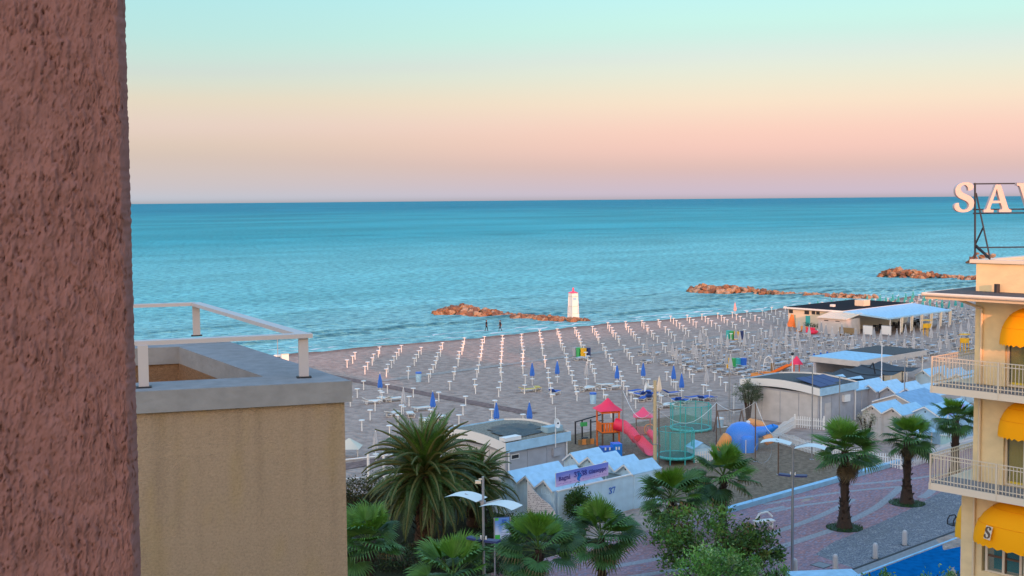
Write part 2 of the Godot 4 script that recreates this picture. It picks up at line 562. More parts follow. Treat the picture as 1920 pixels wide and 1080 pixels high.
func ground() -> void:
	var c := func(r, g, b) -> Color: return Color(r / 255.0, g / 255.0, b / 255.0)
	var pav := paving("paving", [c.call(172, 132, 136), c.call(154, 128, 140), c.call(164, 128, 134), c.call(166, 126, 130), c.call(150, 134, 148), c.call(176, 126, 124)], 32, 16, c.call(132, 110, 116), 7.0)
	var cob := paving("cobbles", [c.call(126, 126, 132), c.call(144, 142, 146), c.call(114, 116, 128), c.call(158, 154, 156)], 16, 16, c.call(84, 84, 92), 5.0)
	sheet("pavement", [Vector2(-60, -10.6), Vector2(120, -10.6), Vector2(120, -23.4), Vector2(-60, -23.4)], 0.012, pav, "pink and grey brick promenade with pale curved bands")
	sheet("pavement", [Vector2(4.26, -20.49), Vector2(6.97, -19.81), Vector2(12.14, -19.43), Vector2(16.66, -18.96), Vector2(22.42, -17.98), Vector2(36, -15.6), Vector2(120, -15.6), Vector2(120, -23.2), Vector2(3.55, -23.40)], 0.02, cob, "grey cobbled strip between the palms and the blue lane")
	sheet("road", [Vector2(-60, -24.4), Vector2(120, -24.4), Vector2(120, -34), Vector2(-60, -34)], 0.006, grain(mat("blue_lane", 0.002, 0.14, 0.40, 0.9, 0.06), 0.8, 0.02, 6.0), "bright blue painted lane below the promenade kerb")
	sheet("road_line", [Vector2(-60, -24.15), Vector2(120, -24.15), Vector2(120, -24.32), Vector2(-60, -24.32)], 0.012, mats.roof_sky)
	sheet("road_gutter", [Vector2(-60, -23.55), Vector2(120, -23.55), Vector2(120, -24.15), Vector2(-60, -24.15)], 0.004, mats.concrete)
	var kerb := S()
	cub(kerb, Vector3(30, -0.06, 23.47), Vector3(180, 0.16, 0.14))
	struct("kerb", done(kerb), mats.dark, START, TURN, "dark kerb beside the blue lane")
	var band := mat("pale_band", 0.40, 0.39, 0.42, 0.85, 0.3)
	grain(band, 0.8, 0.02, 2.0)
	var bands := [
		[[Vector2(2.73, -18.30), Vector2(6.15, -18.25), Vector2(9.32, -18.23), Vector2(12.41, -17.77), Vector2(16.29, -17.08), Vector2(21.60, -15.48), Vector2(22.38, -15.14)], 0.55],
		[[Vector2(5.71, -16.23), Vector2(10.56, -15.99), Vector2(14.56, -15.41), Vector2(16.90, -14.91)], 0.5],
		[[Vector2(10.28, -13.17), Vector2(13.10, -13.60), Vector2(15.90, -14.54)], 0.35],
		[[Vector2(11.49, -11.66), Vector2(15.56, -12.58), Vector2(18.75, -13.57), Vector2(22.08, -15.07)], 0.35],
		[[Vector2(20.38, -12.53), Vector2(23.06, -13.78), Vector2(26.37, -14.90), Vector2(31.13, -16.14)], 0.4],
		[[Vector2(20.36, -17.85), Vector2(21.96, -17.54), Vector2(24.28, -16.76)], 0.6],
		[[Vector2(-6.22, -14.07), Vector2(-4.24, -14.60), Vector2(-2.49, -15.02), Vector2(-0.32, -15.52), Vector2(5.93, -15.96)], 0.5],
		[[Vector2(-7.84, -15.62), Vector2(-4.60, -16.67), Vector2(-1.44, -17.56), Vector2(2.80, -18.36)], 0.5],
		[[Vector2(9.75, -12.66), Vector2(11.97, -12.91)], 0.4]]
	for k in bands:
		struct("pavement_band", ribbon(k[0], k[1], 0.018), band, START, TURN)
	var low := S()
	cub(low, Vector3(35, 0.16, 11.3), Vector3(54, 0.34, 0.42))
	var lw := put("low_wall", done(low), mats.roof_sky)
	lw.position = START
	lw.rotation.y = TURN
	tag(lw, "low pale blue wall edging the sand along the promenade", "wall")
	sheet("path", [Vector2(23.2, 24), Vector2(24.8, 24), Vector2(25.5, 62), Vector2(24, 62)], 0.035, mats.path_sand, "dark trodden path running down to the sea")
	sheet("path", [Vector2(-30, 16.2), Vector2(-30, 18), Vector2(14, 18), Vector2(14, 16.2)], 0.035, mats.path_sand)
	sheet("path", [Vector2(26.5, 50.6), Vector2(26.5, 52), Vector2(140, 53), Vector2(140, 51.8)], 0.035, grain(mat("pale_path", 0.42, 0.37, 0.34, 0.9, 0.2), 0.8, 0.02, 5.0))
	sheet("flower_bed", [Vector2(-50, 9), Vector2(-2.6, 9), Vector2(-2.6, -10.5), Vector2(-50, -10.5)], 0.03, grain(mat("soil", 0.045, 0.05, 0.025, 0.95, 0.2), 0.5, 0.03, 3.0, 5.0), "dark planted bed under the palms")
	sheet("play_ground_sand", [Vector2(8, -11), Vector2(26, -11), Vector2(30, 0), Vector2(34, 14), Vector2(8, 14)], 0.03, grain(mat("brown_sand", 0.29, 0.21, 0.15, 0.95, 0.2), 0.7, 0.02, 5.0, 5.0))


func rock_meshes() -> Array:
	var out := []
	for k in 5:
		var src := SphereMesh.new()
		src.radial_segments = 9
		src.rings = 5
		src.radius = 0.5
		src.height = 1.0
		var arr := src.get_mesh_arrays()
		var v: PackedVector3Array = arr[Mesh.ARRAY_VERTEX]
		var idx: PackedInt32Array = arr[Mesh.ARRAY_INDEX]
		var st := S()
		for i in idx:
			var p := v[i]
			var q := p * 3.1 + Vector3(k * 17, 0, 0)
			st.add_vertex(p * (1.0 + noise.get_noise_3dv(q * 14) * 0.75) * Vector3(1.15, 0.85, 1.0))
		out.append(done(st))
	return out


func breakwaters() -> void:
	var rocks := rock_meshes()
	var rm := []
	for k in [[0.50, 0.25, 0.14], [0.40, 0.20, 0.12], [0.56, 0.36, 0.23], [0.28, 0.16, 0.12], [0.60, 0.43, 0.32]]:
		rm.append(grain(mat("rock%d" % rm.size(), k[0], k[1], k[2], 0.9, 0.25), 0.55, 0.03, 3.0, 4.0))
	var list := [
		[Vector2(84.5, 113), Vector2(90.0, 83), 1.25, 3.4, 285, "rust-coloured rock breakwater ending at the white lifeguard tower"],
		[Vector2(153.7, 112.5), Vector2(163.0, 73), 1.5, 3.2, 295, "long rock breakwater behind the dark-roofed beach bar"],
		[Vector2(224.7, 109), Vector2(229, 74), 2.1, 3.6, 260, "rock breakwater beside the yellow hotel's roof corner"],
		[Vector2(297, 123), Vector2(300, 95), 3.2, 4.0, 90, "most distant rock breakwater, just under the roof letters"]]
	for L in list:
		var root := thing("rock_breakwater", L[5], "breakwater", B(L[0].x, L[0].y, -0.2), TURN, "rock breakwaters in the sea")
		var dir: Vector2 = L[1] - L[0]
		for k in L[4]:
			var t := pow(rng.randf(), 1.25)
			var bulk := (1.0 - 0.68 * smoothstep(0.15, 0.55, t)) * smoothstep(-0.06, 0.09, t)
			var side := rng.randf_range(-1, 1)
			var off: float = side * L[3] * (0.45 + 0.55 * bulk)
			var p: Vector2 = dir * t + dir.normalized().orthogonal() * off
			var y: float = L[2] * bulk * (1 - side * side) * rng.randf_range(0.55, 1.0)
			var s := rng.randf_range(0.8, 1.8) * (0.55 + 0.45 * bulk)
			put("rock", rocks[rng.randi() % 5], rm[rng.randi() % 5], root, Transform3D(Basis.from_euler(Vector3(rng.randf() * 0.8, rng.randf() * TAU, rng.randf() * 0.8)).scaled_local(Vector3(s, s * 0.8, s)), Vector3(p.x, y, -p.y)))


# ---------------------------------------------------------------- buildings

func houses_behind() -> void:
	# the street of hotels that the view looks out from; their shadow lies over the beach
	var k := 0
	for h in [[-330.0, 60.0, 22.0], [-262.0, 60.0, 20.5], [-196.0, 58.0, 23.0], [-132.0, 52.0, 21.0], [-3.0, 50.0, 21.0], [54.0, 58.0, 20.0], [120.0, 60.0, 22.5]]:
		var r := thing("hotel_building", "plain cream hotel block, %s of the street row behind the viewpoint" % ordinal(k + 1), "building", B(h[0], -66.0), TURN, "hotel blocks behind the viewpoint")
		bx("wall", Vector3(h[1] / 2, h[2] / 2, 8), Vector3(h[1], h[2], 16), mats.cream_wall, r)
		bx("roof", Vector3(h[1] / 2, h[2] + 0.2, 8), Vector3(h[1] + 1, 0.4, 17), mats.concrete, r)
		k += 1
	var sun_gap_block := thing("hotel_building", "taller cream block added unseen further inland behind the viewpoint to stop low sun", "building", B(-48, -106), TURN, "hotel blocks behind the viewpoint")  # unseen block added to stop sun leaking through the gap in the row
	bx("wall", Vector3(27, 12.5, 8), Vector3(54, 25, 16), mats.cream_wall, sun_gap_block)
	bx("roof", Vector3(27, 25.2, 8), Vector3(55, 0.4, 17), mats.concrete, sun_gap_block)
	var r := thing("apartment_building", "cream apartment block that the viewpoint looks out from", "building", B(-76, -67.5), TURN)
	bx("wall", Vector3(18, 11.2, 8), Vector3(44, 22.4, 15.8), mats.cream_wall, r)
	bx("roof", Vector3(18, 22.6, 8), Vector3(45, 0.4, 17), mats.concrete, r)


func near_wall() -> void:
	var m := grain(mat("stucco_brown", 0.295, 0.148, 0.138, 0.95, 0.15), 0.85, 0.02, 0.5)
	var root := thing("stucco_wall", "rough reddish-brown stucco wall edge close to the viewer", "wall", Vector3(0, 19, -1.4))
	var top: Vector3 = Vector3(-0.433, 20.229, -1.400)
	var low: Vector3 = Vector3(-0.435, 19.568, -1.400)
	var edge := func(y: float) -> float: return lerpf(low.x, top.x, (y - low.y) / (top.y - low.y))
	var f := FastNoiseLite.new()
	f.seed = 21
	f.frequency = 1.0
	f.fractal_octaves = 2
	var st := SurfaceTool.new()
	st.begin(Mesh.PRIMITIVE_TRIANGLES)
	st.set_smooth_group(0)
	var nx := 300
	var y0 := low.y - 0.05
	var ny := 330
	var dy := (top.y + 0.05 - y0) / ny
	for j in ny + 1:
		var y := y0 + j * dy
		var xe: float = edge.call(y)
		for i in nx + 1:
			var d := pow(1.0 - i / float(nx), 1.35) * 0.47
			var x := xe - d
			var w := f.get_noise_2d(x * 40 + 7, y * 30) * 0.35
			var drip := f.get_noise_2d(x * 85 + w, y * 15 + w * 0.5)
			var ridge := pow(1.0 - absf(f.get_noise_2d(x * 120 + 40 + w, y * 22)), 5.0)
			var pit := f.get_noise_2d(x * 150 + 90, y * 62 + w)
			var rough := 0.75 + 0.6 * smoothstep(-0.35, 0.35, f.get_noise_2d(x * 9 + 4, y * 6))
			var z := rough * (0.0020 * smoothstep(-0.05, 0.25, drip) + 0.0018 * ridge - 0.0030 * smoothstep(0.36, 0.62, pit)) + f.get_noise_2d(x * 420, y * 290) * 0.0013 + f.get_noise_2d(x * 24, y * 14 + 30) * 0.002
			var back := clampf((0.012 - d) / 0.012, 0, 1)
			z -= back * back * 0.03
			x -= back * back * 0.0012 - (z * 0.25 + f.get_noise_2d(3.0, y * 120) * 0.0012)
			st.add_vertex(Vector3(x, y - 19, z))
	for j in ny:
		for i in nx:
			var k := j * (nx + 1) + i
			for v in [k, k + 1, k + nx + 2, k, k + nx + 2, k + nx + 1]:
				st.add_index(v)
	st.generate_normals()
	put("stucco_face", st.commit(), m, root)
	var core := S()
	for part in [[17.0, 23.0]]:
		var q := []
		for y in part:
			var xe: float = edge.call(y)
			q.append([Vector3(xe - 0.035, y - 19, -0.016), Vector3(xe * 1.32 - 0.03, y - 19, -0.4), Vector3(-3, y - 19, -0.4), Vector3(-3, y - 19, -0.016)])
		for i in 4:
			quad(core, q[0][i], q[0][(i + 1) % 4], q[1][(i + 1) % 4], q[1][i])
		quad(core, q[0][0], q[0][1], q[0][2], q[0][3])
		quad(core, q[1][0], q[1][1], q[1][2], q[1][3])
	put("wall_core", done(core), m, root)


func prism(st: SurfaceTool, outline: Array, y0: float, y1: float) -> void:
	# outline of Vector3 (y ignored), a convex or simple polygon
	var flat := PackedVector2Array(outline.map(func(p): return Vector2(p.x, p.z)))
	for i in outline.size():
		var p: Vector3 = outline[i]
		var q: Vector3 = outline[(i + 1) % outline.size()]
		quad(st, Vector3(p.x, y0, p.z), Vector3(q.x, y0, q.z), Vector3(q.x, y1, q.z), Vector3(p.x, y1, p.z))
	var idx := Geometry2D.triangulate_polygon(flat)
	for y in [y0, y1]:
		for i in idx:
			st.add_vertex(Vector3(flat[i].x, y, flat[i].y))


func near_terrace() -> void:
	var stucco := grain(mat("stucco_ochre", 0.43, 0.325, 0.235, 0.95, 0.15), 0.84, 0.05, 0.9, 6.0, 31)
	stucco.detail_enabled = false
	var root := thing("roof_terrace", "ochre stucco roof terrace with grey coping and metal handrail in the foreground", "terrace")
	var of := Vector3(-3.70, 0, -12.0)
	var dirf := Vector3(2.02, 0, -0.6).normalized()
	of -= dirf * 2.6
	var ofr: Vector3 = Vector3(-1.665, 18.150, -12.603)
	var obr: Vector3 = Vector3(-3.790, 18.150, -16.331)
	var inr: Vector3 = Vector3(-2.651, 18.150, -12.972)
	var ibr: Vector3 = Vector3(-4.317, 18.150, -15.770)
	var dirs := (obr - ofr).normalized()
	var inl: Vector3 = inr - dirf * 5.0
	var ibl: Vector3 = ibr - dirf * 4.2
	var obl: Vector3 = obr - dirf * 6.5
	# coping: three slabs meeting in mitres
	var front := S()
	prism(front, [of, ofr, inr, inl], 17.93, 18.15)
	put("coping_front", done(front), mats.concrete, root)
	var side := S()
	prism(side, [ofr, obr, ibr, inr], 17.932, 18.148)
	put("coping_side", done(side), mats.concrete, root)
	var back := S()
	prism(back, [obr, obl, ibl, ibr], 17.93, 18.15)
	put("coping_back", done(back), mats.concrete, root)
	# outer walls, set in under the coping
	var n := dirf.cross(Vector3.UP)
	var o2 := dirf * -0.075 - n * 0.05 * signf(n.z)
	var ring := [of + o2, ofr + o2, obr + dirf * -0.07, obl]
	var walls := S()
	var stain := FastNoiseLite.new()
	stain.seed = 14
	stain.frequency = 1.0
	for i in 3:
		var p: Vector3 = ring[i]
		var q: Vector3 = ring[i + 1]
		var nu := 70
		var levels := [0.0, 8.0, 13.0] + steps(14.6, 17.94, 0.09)
		for u in nu:
			for v in levels.size() - 1:
				var corner := []
				for k in [[0, 0], [1, 0], [1, 1], [0, 1]]:
					var t: float = float(u + k[0]) / nu
					var y: float = levels[v + k[1]]
					var w := p.lerp(q, t)
					# rain marks below the coping and a yellowed bloom in the render
					var s := p.distance_to(q) * t + i * 20
					var run := smoothstep(0.05, 0.5, stain.get_noise_2d(s * 2.6, y * 0.12)) * smoothstep(15.2, 17.9, y + stain.get_noise_2d(s * 6, 3) * 0.8)
					var bloom := smoothstep(0.0, 0.5, stain.get_noise_2d(s * 0.8, y * 0.7 + 9))
					var c := Color(1, 1, 1) * (1.0 - 0.16 * run + 0.05 * stain.get_noise_2d(s * 1.5, y * 1.5))
					corner.append([Vector3(w.x, y, w.z), c * Color(1, 1, 1).lerp(Color(1.0, 0.99, 0.88), bloom)])
				for k in [0, 1, 2, 0, 2, 3]:
					walls.set_color(corner[k][1])
					walls.add_vertex(corner[k][0])
	stucco.vertex_color_use_as_albedo = true
	put("wall", done(walls), stucco, root)
	var well := [inl, inr, ibr, ibl]
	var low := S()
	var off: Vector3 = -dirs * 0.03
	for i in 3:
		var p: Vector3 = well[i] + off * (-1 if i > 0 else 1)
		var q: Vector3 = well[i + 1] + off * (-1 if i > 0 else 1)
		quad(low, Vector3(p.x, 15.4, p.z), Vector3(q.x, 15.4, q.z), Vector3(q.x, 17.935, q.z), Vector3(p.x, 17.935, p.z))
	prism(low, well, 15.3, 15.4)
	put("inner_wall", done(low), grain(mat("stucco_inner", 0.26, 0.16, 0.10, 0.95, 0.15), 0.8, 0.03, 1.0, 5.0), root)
	# handrail
	var pr: Vector3 = Vector3(-2.207, 18.150, -12.866)
	var pl: Vector3 = Vector3(-3.714, 18.150, -12.252)
	var pb: Vector3 = Vector3(-4.404, 18.150, -17.027)
	var pbl: Vector3 = pb - dirf * 4.0
	var bas := Basis.looking_at(dirf)
	for p in [pr, pl, pb]:
		bx("post", p + Vector3(0, 0.215, 0), Vector3(0.055, 0.43, 0.10), mats.rail_grey, root, bas)
		bx("post_foot", p + Vector3(0, 0.008, 0), Vector3(0.09, 0.016, 0.15), mats.dark, root, bas)
	for seg in [[pl - dirf * 1.5, pr + dirf * 0.09], [pr, pb], [pb + dirs * 0.02, pbl]]:
		var p: Vector3 = seg[0] + Vector3(0, 0.448, 0)
		var q: Vector3 = seg[1] + Vector3(0, 0.448, 0)
		bx("handrail", (p + q) / 2, Vector3(0.13, 0.045, p.distance_to(q)), mats.rail_grey, root, Basis.looking_at((q - p).normalized()))


func awning(called: String, label: String, at: Vector3, w: float, d: float, h: float, m: Material, parent: Node) -> MeshInstance3D:
	# a half-dome blind on hoops; the wall is at local x = 0, the blind swells towards -x
	var pt := func(phi: float, th: float, k: float) -> Vector3:
		var cp := pow(cos(phi), 0.75)
		return Vector3(-d * k * cp * pow(maxf(cos(th), 0), 0.6), h * k * sin(phi), w / 2 * k * cp * signf(sin(th)) * pow(absf(sin(th)), 0.75))
	var st := S()
	var nt := 20
	var np := 8
	for i in nt:
		st.set_smooth_group(2)
		for j in np:
			var t0 := -PI / 2 + PI * i / nt
			var t1 := -PI / 2 + PI * (i + 1) / nt
			var p0 := PI / 2 * j / np
			var p1 := PI / 2 * (j + 1) / np
			quad(st, pt.call(p0, t0, 1.0), pt.call(p0, t1, 1.0), pt.call(p1, t1, 1.0), pt.call(p1, t0, 1.0))
		# scalloped valance under the rim
		st.set_smooth_group(-1)
		var a: Vector3 = pt.call(0, -PI / 2 + PI * i / nt, 1.0)
		var b: Vector3 = pt.call(0, -PI / 2 + PI * (i + 1) / nt, 1.0)
		var c := (a + b) / 2
		quad(st, a, b, b + Vector3(0, -0.06, 0), c + Vector3(0, -0.13, 0))
		tri(st, a, c + Vector3(0, -0.13, 0), a + Vector3(0, -0.06, 0))
	var o := put(called, done(st), m, parent)
	o.position = at
	if label:
		o.set_meta("label", label)
	var hoop := S()
	for ph in [0.42, 0.85]:
		for i in 24:
			var a: Vector3 = pt.call(ph, -PI / 2 + PI * i / 24, 1.004)
			var b: Vector3 = pt.call(ph, -PI / 2 + PI * (i + 1) / 24, 1.004)
			cyl(hoop, a, b, 0.008, 0.008, 5, false)
	put("hoop", done(hoop), mats.awning_orange, o)
	return o


func corner_hotel() -> void:
	var r := thing("yellow_hotel", "cream-yellow corner hotel with orange dome awnings and railed balconies", "hotel", B(-12.36, -38.26), TURN)
	var cw: Material = mats.cream_wall
	var floors := [9.86, 13.33]
	# upper storeys: piers and panels round the french windows
	var open_z := [[1.12, 2.5], [4.9, 6.3], [8.6, 10.0]]
	for fl in 2:
		var y0: float = [9.86, 13.36][fl]
		var y1: float = [13.08, 16.42][fl]
		var z := 0.0
		for o in open_z + [[16.0, 16.0]]:
			bx("wall", Vector3(0.15, (y0 + y1) / 2, (z + o[0]) / 2), Vector3(0.3, y1 - y0, o[0] - z), cw, r)
			if o[1] > o[0]:
				bx("wall", Vector3(0.15, (y0 + 2.35 + y1) / 2, (o[0] + o[1]) / 2), Vector3(0.296, y1 - y0 - 2.35, o[1] - o[0]), cw, r)
			z = o[1]
		bx("wall", Vector3(5.8, (y0 + y1) / 2, 0.15), Vector3(11.0, y1 - y0, 0.3), cw, r)
		for o in open_z:
			var d := put("french_window", done(window_frame(o[1] - o[0], 2.35, 0.07)), mats.cream_pale, r, Transform3D(Basis(), Vector3(0.17, y0, o[0])))
			bx("glass_pane", Vector3(0.03, 1.2, 0.35), Vector3(0.012, 2.1, 0.6), mats.glass, d)
			bx("glass_pane", Vector3(0.03, 1.2, 1.03), Vector3(0.012, 2.1, 0.6), mats.glass, d)
			bx("curtain", Vector3(0.10, 1.15, 0.34), Vector3(0.03, 2.2, 0.5), mats.curtain, d)
			bx("curtain", Vector3(0.10, 1.15, 1.2), Vector3(0.03, 2.2, 0.2), mats.curtain, d)
			bx("shutter", Vector3(-0.03, 1.1, -0.06), Vector3(0.05, 2.2, 0.10), mats.brown, d)
		bx("room_back", Vector3(1.6, (y0 + y1) / 2, 8), Vector3(0.1, y1 - y0, 16), mats.brown, r)
	# lower storey stands a little further out towards the sea
	bx("wall", Vector3(0.15, 8.9, 7.8), Vector3(0.3, 1.46, 16.4), cw, r)
	bx("wall", Vector3(0.152, 3.2, 7.8), Vector3(0.3, 6.9, 16.4), cw, r)
	bx("wall", Vector3(0.148, 7.4, 0.0), Vector3(0.3, 1.6, 0.8), cw, r)
	bx("wall", Vector3(5.8, 4.8, -0.26), Vector3(11.4, 9.6, 0.3), cw, r)
	for z in [0.5, 1.9, 3.3, 4.7]:
		var d := put("shop_window", done(window_frame(1.34, 1.62, 0.09)), mats.cream_pale, r, Transform3D(Basis(), Vector3(0.10, 6.62, z)))
		bx("glass_pane", Vector3(0.03, 0.8, 0.67), Vector3(0.012, 1.5, 1.2), mats.glass, d)
		bx("glazing_bar", Vector3(0.02, 0.62, 0.67), Vector3(0.06, 0.07, 1.2), mats.brown, d)
		bx("glazing_bar", Vector3(0.018, 0.8, 0.72), Vector3(0.06, 1.5, 0.09), mats.brown, d)
		bx("curtain", Vector3(0.6, 0.8, 0.67), Vector3(0.03, 1.6, 1.3), mats.teal, d)
	# pilaster and down pipes
	for y in [[9.86, 13.08], [13.36, 16.3]]:
		rod("down_pipe", Vector3(-0.06, y[0], 0.26), Vector3(-0.06, y[1] - 0.25, 0.26), 0.055, mats.cream_trim, r)
	rod("down_pipe", Vector3(-0.06, 0, 0.12), Vector3(-0.06, 9.5, 0.12), 0.05, mats.cream_trim, r)
	rod("down_pipe", Vector3(-0.06, 16.05, 0.26), Vector3(-1.0, 16.5, -0.45), 0.05, mats.cream_trim, r)
	# eaves, gutter, roof terrace parapet
	var eave := S()
	cub(eave, Vector3(5.2, 16.52, 7.6), Vector3(13.6, 0.2, 17.3))
	put("eaves", done(eave), mats.cream_trim, r)
	bx("roof_covering", Vector3(5.2, 16.64, 7.6), Vector3(13.5, 0.03, 17.2), mats.roof_grey, r)
	rod("gutter", Vector3(-1.66, 16.58, -1.1), Vector3(-1.66, 16.58, 16.2), 0.07, mats.cream_pale, r)
	rod("gutter", Vector3(-1.66, 16.58, -1.12), Vector3(12, 16.58, -1.12), 0.07, mats.cream_pale, r)
	bx("parapet", Vector3(0.12, 17.15, 7.9), Vector3(0.24, 1.0, 15.8), cw, r)
	bx("parapet", Vector3(6.0, 17.15, 0.12), Vector3(11.5, 1.0, 0.236), cw, r)
	bx("parapet_cap", Vector3(0.12, 17.71, 7.85), Vector3(0.44, 0.12, 16.1), mats.cream_pale, r)
	bx("parapet_cap", Vector3(6.1, 17.71, 0.12), Vector3(11.5, 0.116, 0.44), mats.cream_pale, r)
	for z in [0.9, 3.1]:
		rod("roof_vent", Vector3(-0.25, 16.65, z), Vector3(-0.25, 16.95, z), 0.10, mats.dark, r)
	# balconies that wrap round the seaward corner
	for k in 2:
		var y: float = floors[k]
		var bal := Node3D.new()
		bal.name = numbered("balcony", "hotel")
		r.add_child(bal)
		bal.position.y = y
		bx("slab", Vector3(-0.72, -0.12, 7.55), Vector3(1.44, 0.24, 16.9), mats.cream_pale, bal)
		bx("slab", Vector3(5.95, -0.121, -0.46), Vector3(11.9, 0.24, 0.9), mats.cream_pale, bal)
		bx("floor_tiling", Vector3(-0.70, 0.006, 7.55), Vector3(1.34, 0.01, 16.8), mats.concrete, bal)
		for h in [1.03, 0.13]:
			bx("rail", Vector3(-1.38, h, 7.55), Vector3(0.04, 0.028, 16.8), mats.off_white, bal)
			bx("rail", Vector3(4.6, h, -0.84), Vector3(11.9, 0.028, 0.04), mats.off_white, bal)
		bx("rail", Vector3(-1.38, 0.9, 7.55), Vector3(0.03, 0.025, 16.8), mats.off_white, bal)
		bx("rail", Vector3(4.6, 0.9, -0.84), Vector3(11.9, 0.025, 0.03), mats.off_white, bal)
		for i in 66:
			bx("baluster", Vector3(-1.38, 0.52, -0.84 + i * 0.125), Vector3(0.019, 1.0, 0.019), mats.off_white, bal)
		for i in 40:
			bx("baluster", Vector3(-1.255 + i * 0.125, 0.52, -0.84), Vector3(0.019, 1.0, 0.019), mats.off_white, bal)
		for z in [-0.84, 1.6, 4.0, 6.4]:
			bx("post", Vector3(-1.43, 0.42, z), Vector3(0.045, 1.28, 0.045), mats.off_white, bal)
	# orange blinds
	awning("awning", "upper orange dome awning under the eaves", Vector3(0, 15.0, 2.2), 2.25, 0.88, 1.2, mats.awning, r)
	awning("awning", "middle orange dome awning above the lower balcony", Vector3(0, 11.8, 2.2), 2.25, 0.88, 1.2, mats.awning, r)
	for z in [5.6, 9.3]:
		awning("awning", "", Vector3(0, 15.02, z), 2.3, 0.95, 1.12, mats.awning, r)
		awning("awning", "", Vector3(0, 11.82, z), 2.3, 0.95, 1.0, mats.awning, r)
	var low := awning("awning", "large lower orange awning with a letter S badge", Vector3(0, 8.0, 2.75), 4.9, 1.3, 1.6, mats.awning, r)
	var bn := Vector3(-1, 0.28, -0.42).normalized()
	var bb := Basis.looking_at(-bn)
	var plate := bx("badge", Vector3(-1.25, 0.43, -1.5), Vector3(0.30, 0.46, 0.02), mats.cream_pale, low, bb)
	plate.set_meta("label", "pale badge with a dark letter S")
	lettering("badge_letter", "S", 0.40, 0.02, mats.brown, low, Transform3D(bb, Vector3(-1.25, 0.43, -1.5) + bn * 0.025))
	awning("awning", "yellow awning on the seaward front seen edge-on", Vector3(0.9, 7.7, -0.4), 1.5, 0.5, 1.3, mats.yellow, r).rotation.y = -PI / 2
	# roof sign
	var s := thing("roof_sign", "large serif letters S A V on a dark steel frame above the hotel roof", "sign")
	var foot: Vector3 = Vector3(16.480, 17.800, -43.600)
	var steel: Material = mats.dark
	rod("frame_post", foot, Vector3(16.432, 20.467, -43.600), 0.035, steel, s)
	rod("frame_post", foot + Vector3(6.2, 0, 0), foot + Vector3(6.2, 2.67, 0), 0.035, steel, s)
	rod("frame_strut", Vector3(16.484, 20.108, -43.620), Vector3(16.739, 17.831, -42.900), 0.03, steel, s)
	rod("frame_strut", Vector3(16.490, 18.312, -43.600), Vector3(16.630, 18.886, -43.300), 0.03, steel, s)
	rod("frame_strut", Vector3(16.491, 18.274, -43.600), Vector3(16.739, 17.831, -42.900), 0.035, steel, s)
	rod("frame_strut", Vector3(16.500, 18.198, -43.620), Vector3(16.747, 17.792, -42.920), 0.025, steel, s)
	for y in [[345, 43.65], [393, 43.65], [400, 43.65], [464, 43.4]]:
		var p := foot + Vector3(-0.1 if y[0] < 460 else 0.0, (484 - y[0]) * 0.01895, 0)
		rod("frame_rail", p, p + Vector3(6.5, 0, 0), 0.024, steel, s)
	var pale := mat("letter_pale", 0.56, 0.43, 0.42, 0.45)
	for L in [["S", Vector3(15.998, 19.435, -43.450), 1.03], ["A", Vector3(17.130, 19.406, -43.450), 0.98], ["V", Vector3(18.300, 19.395, -43.450), 1.03]]:
		lettering("letter", L[0], L[2] * 1.0, 0.16, pale, s, Transform3D(Basis.from_euler(Vector3(0, 0.10, 0)), L[1] + Vector3(0, L[2] / 2, 0)))
	lettering("letter", "O", 1.03, 0.16, pale, s, Transform3D(Basis.from_euler(Vector3(0, 0.10, 0)), Vector3(18.300, 19.395, -43.450) + Vector3(1.2, 0.51, 0)))


func window_frame(w: float, h: float, t: float) -> SurfaceTool:
	var st := S()
	cub(st, Vector3(0, h / 2, t / 2), Vector3(0.09, h, t))
	cub(st, Vector3(0, h / 2, w - t / 2), Vector3(0.09, h, t))
	cub(st, Vector3(0, h / 2, w / 2), Vector3(0.085, h, t))
	cub(st, Vector3(0, h - t / 2, w / 2), Vector3(0.088, t, w))
	cub(st, Vector3(0, t / 2, w / 2), Vector3(0.088, t, w))
	return st


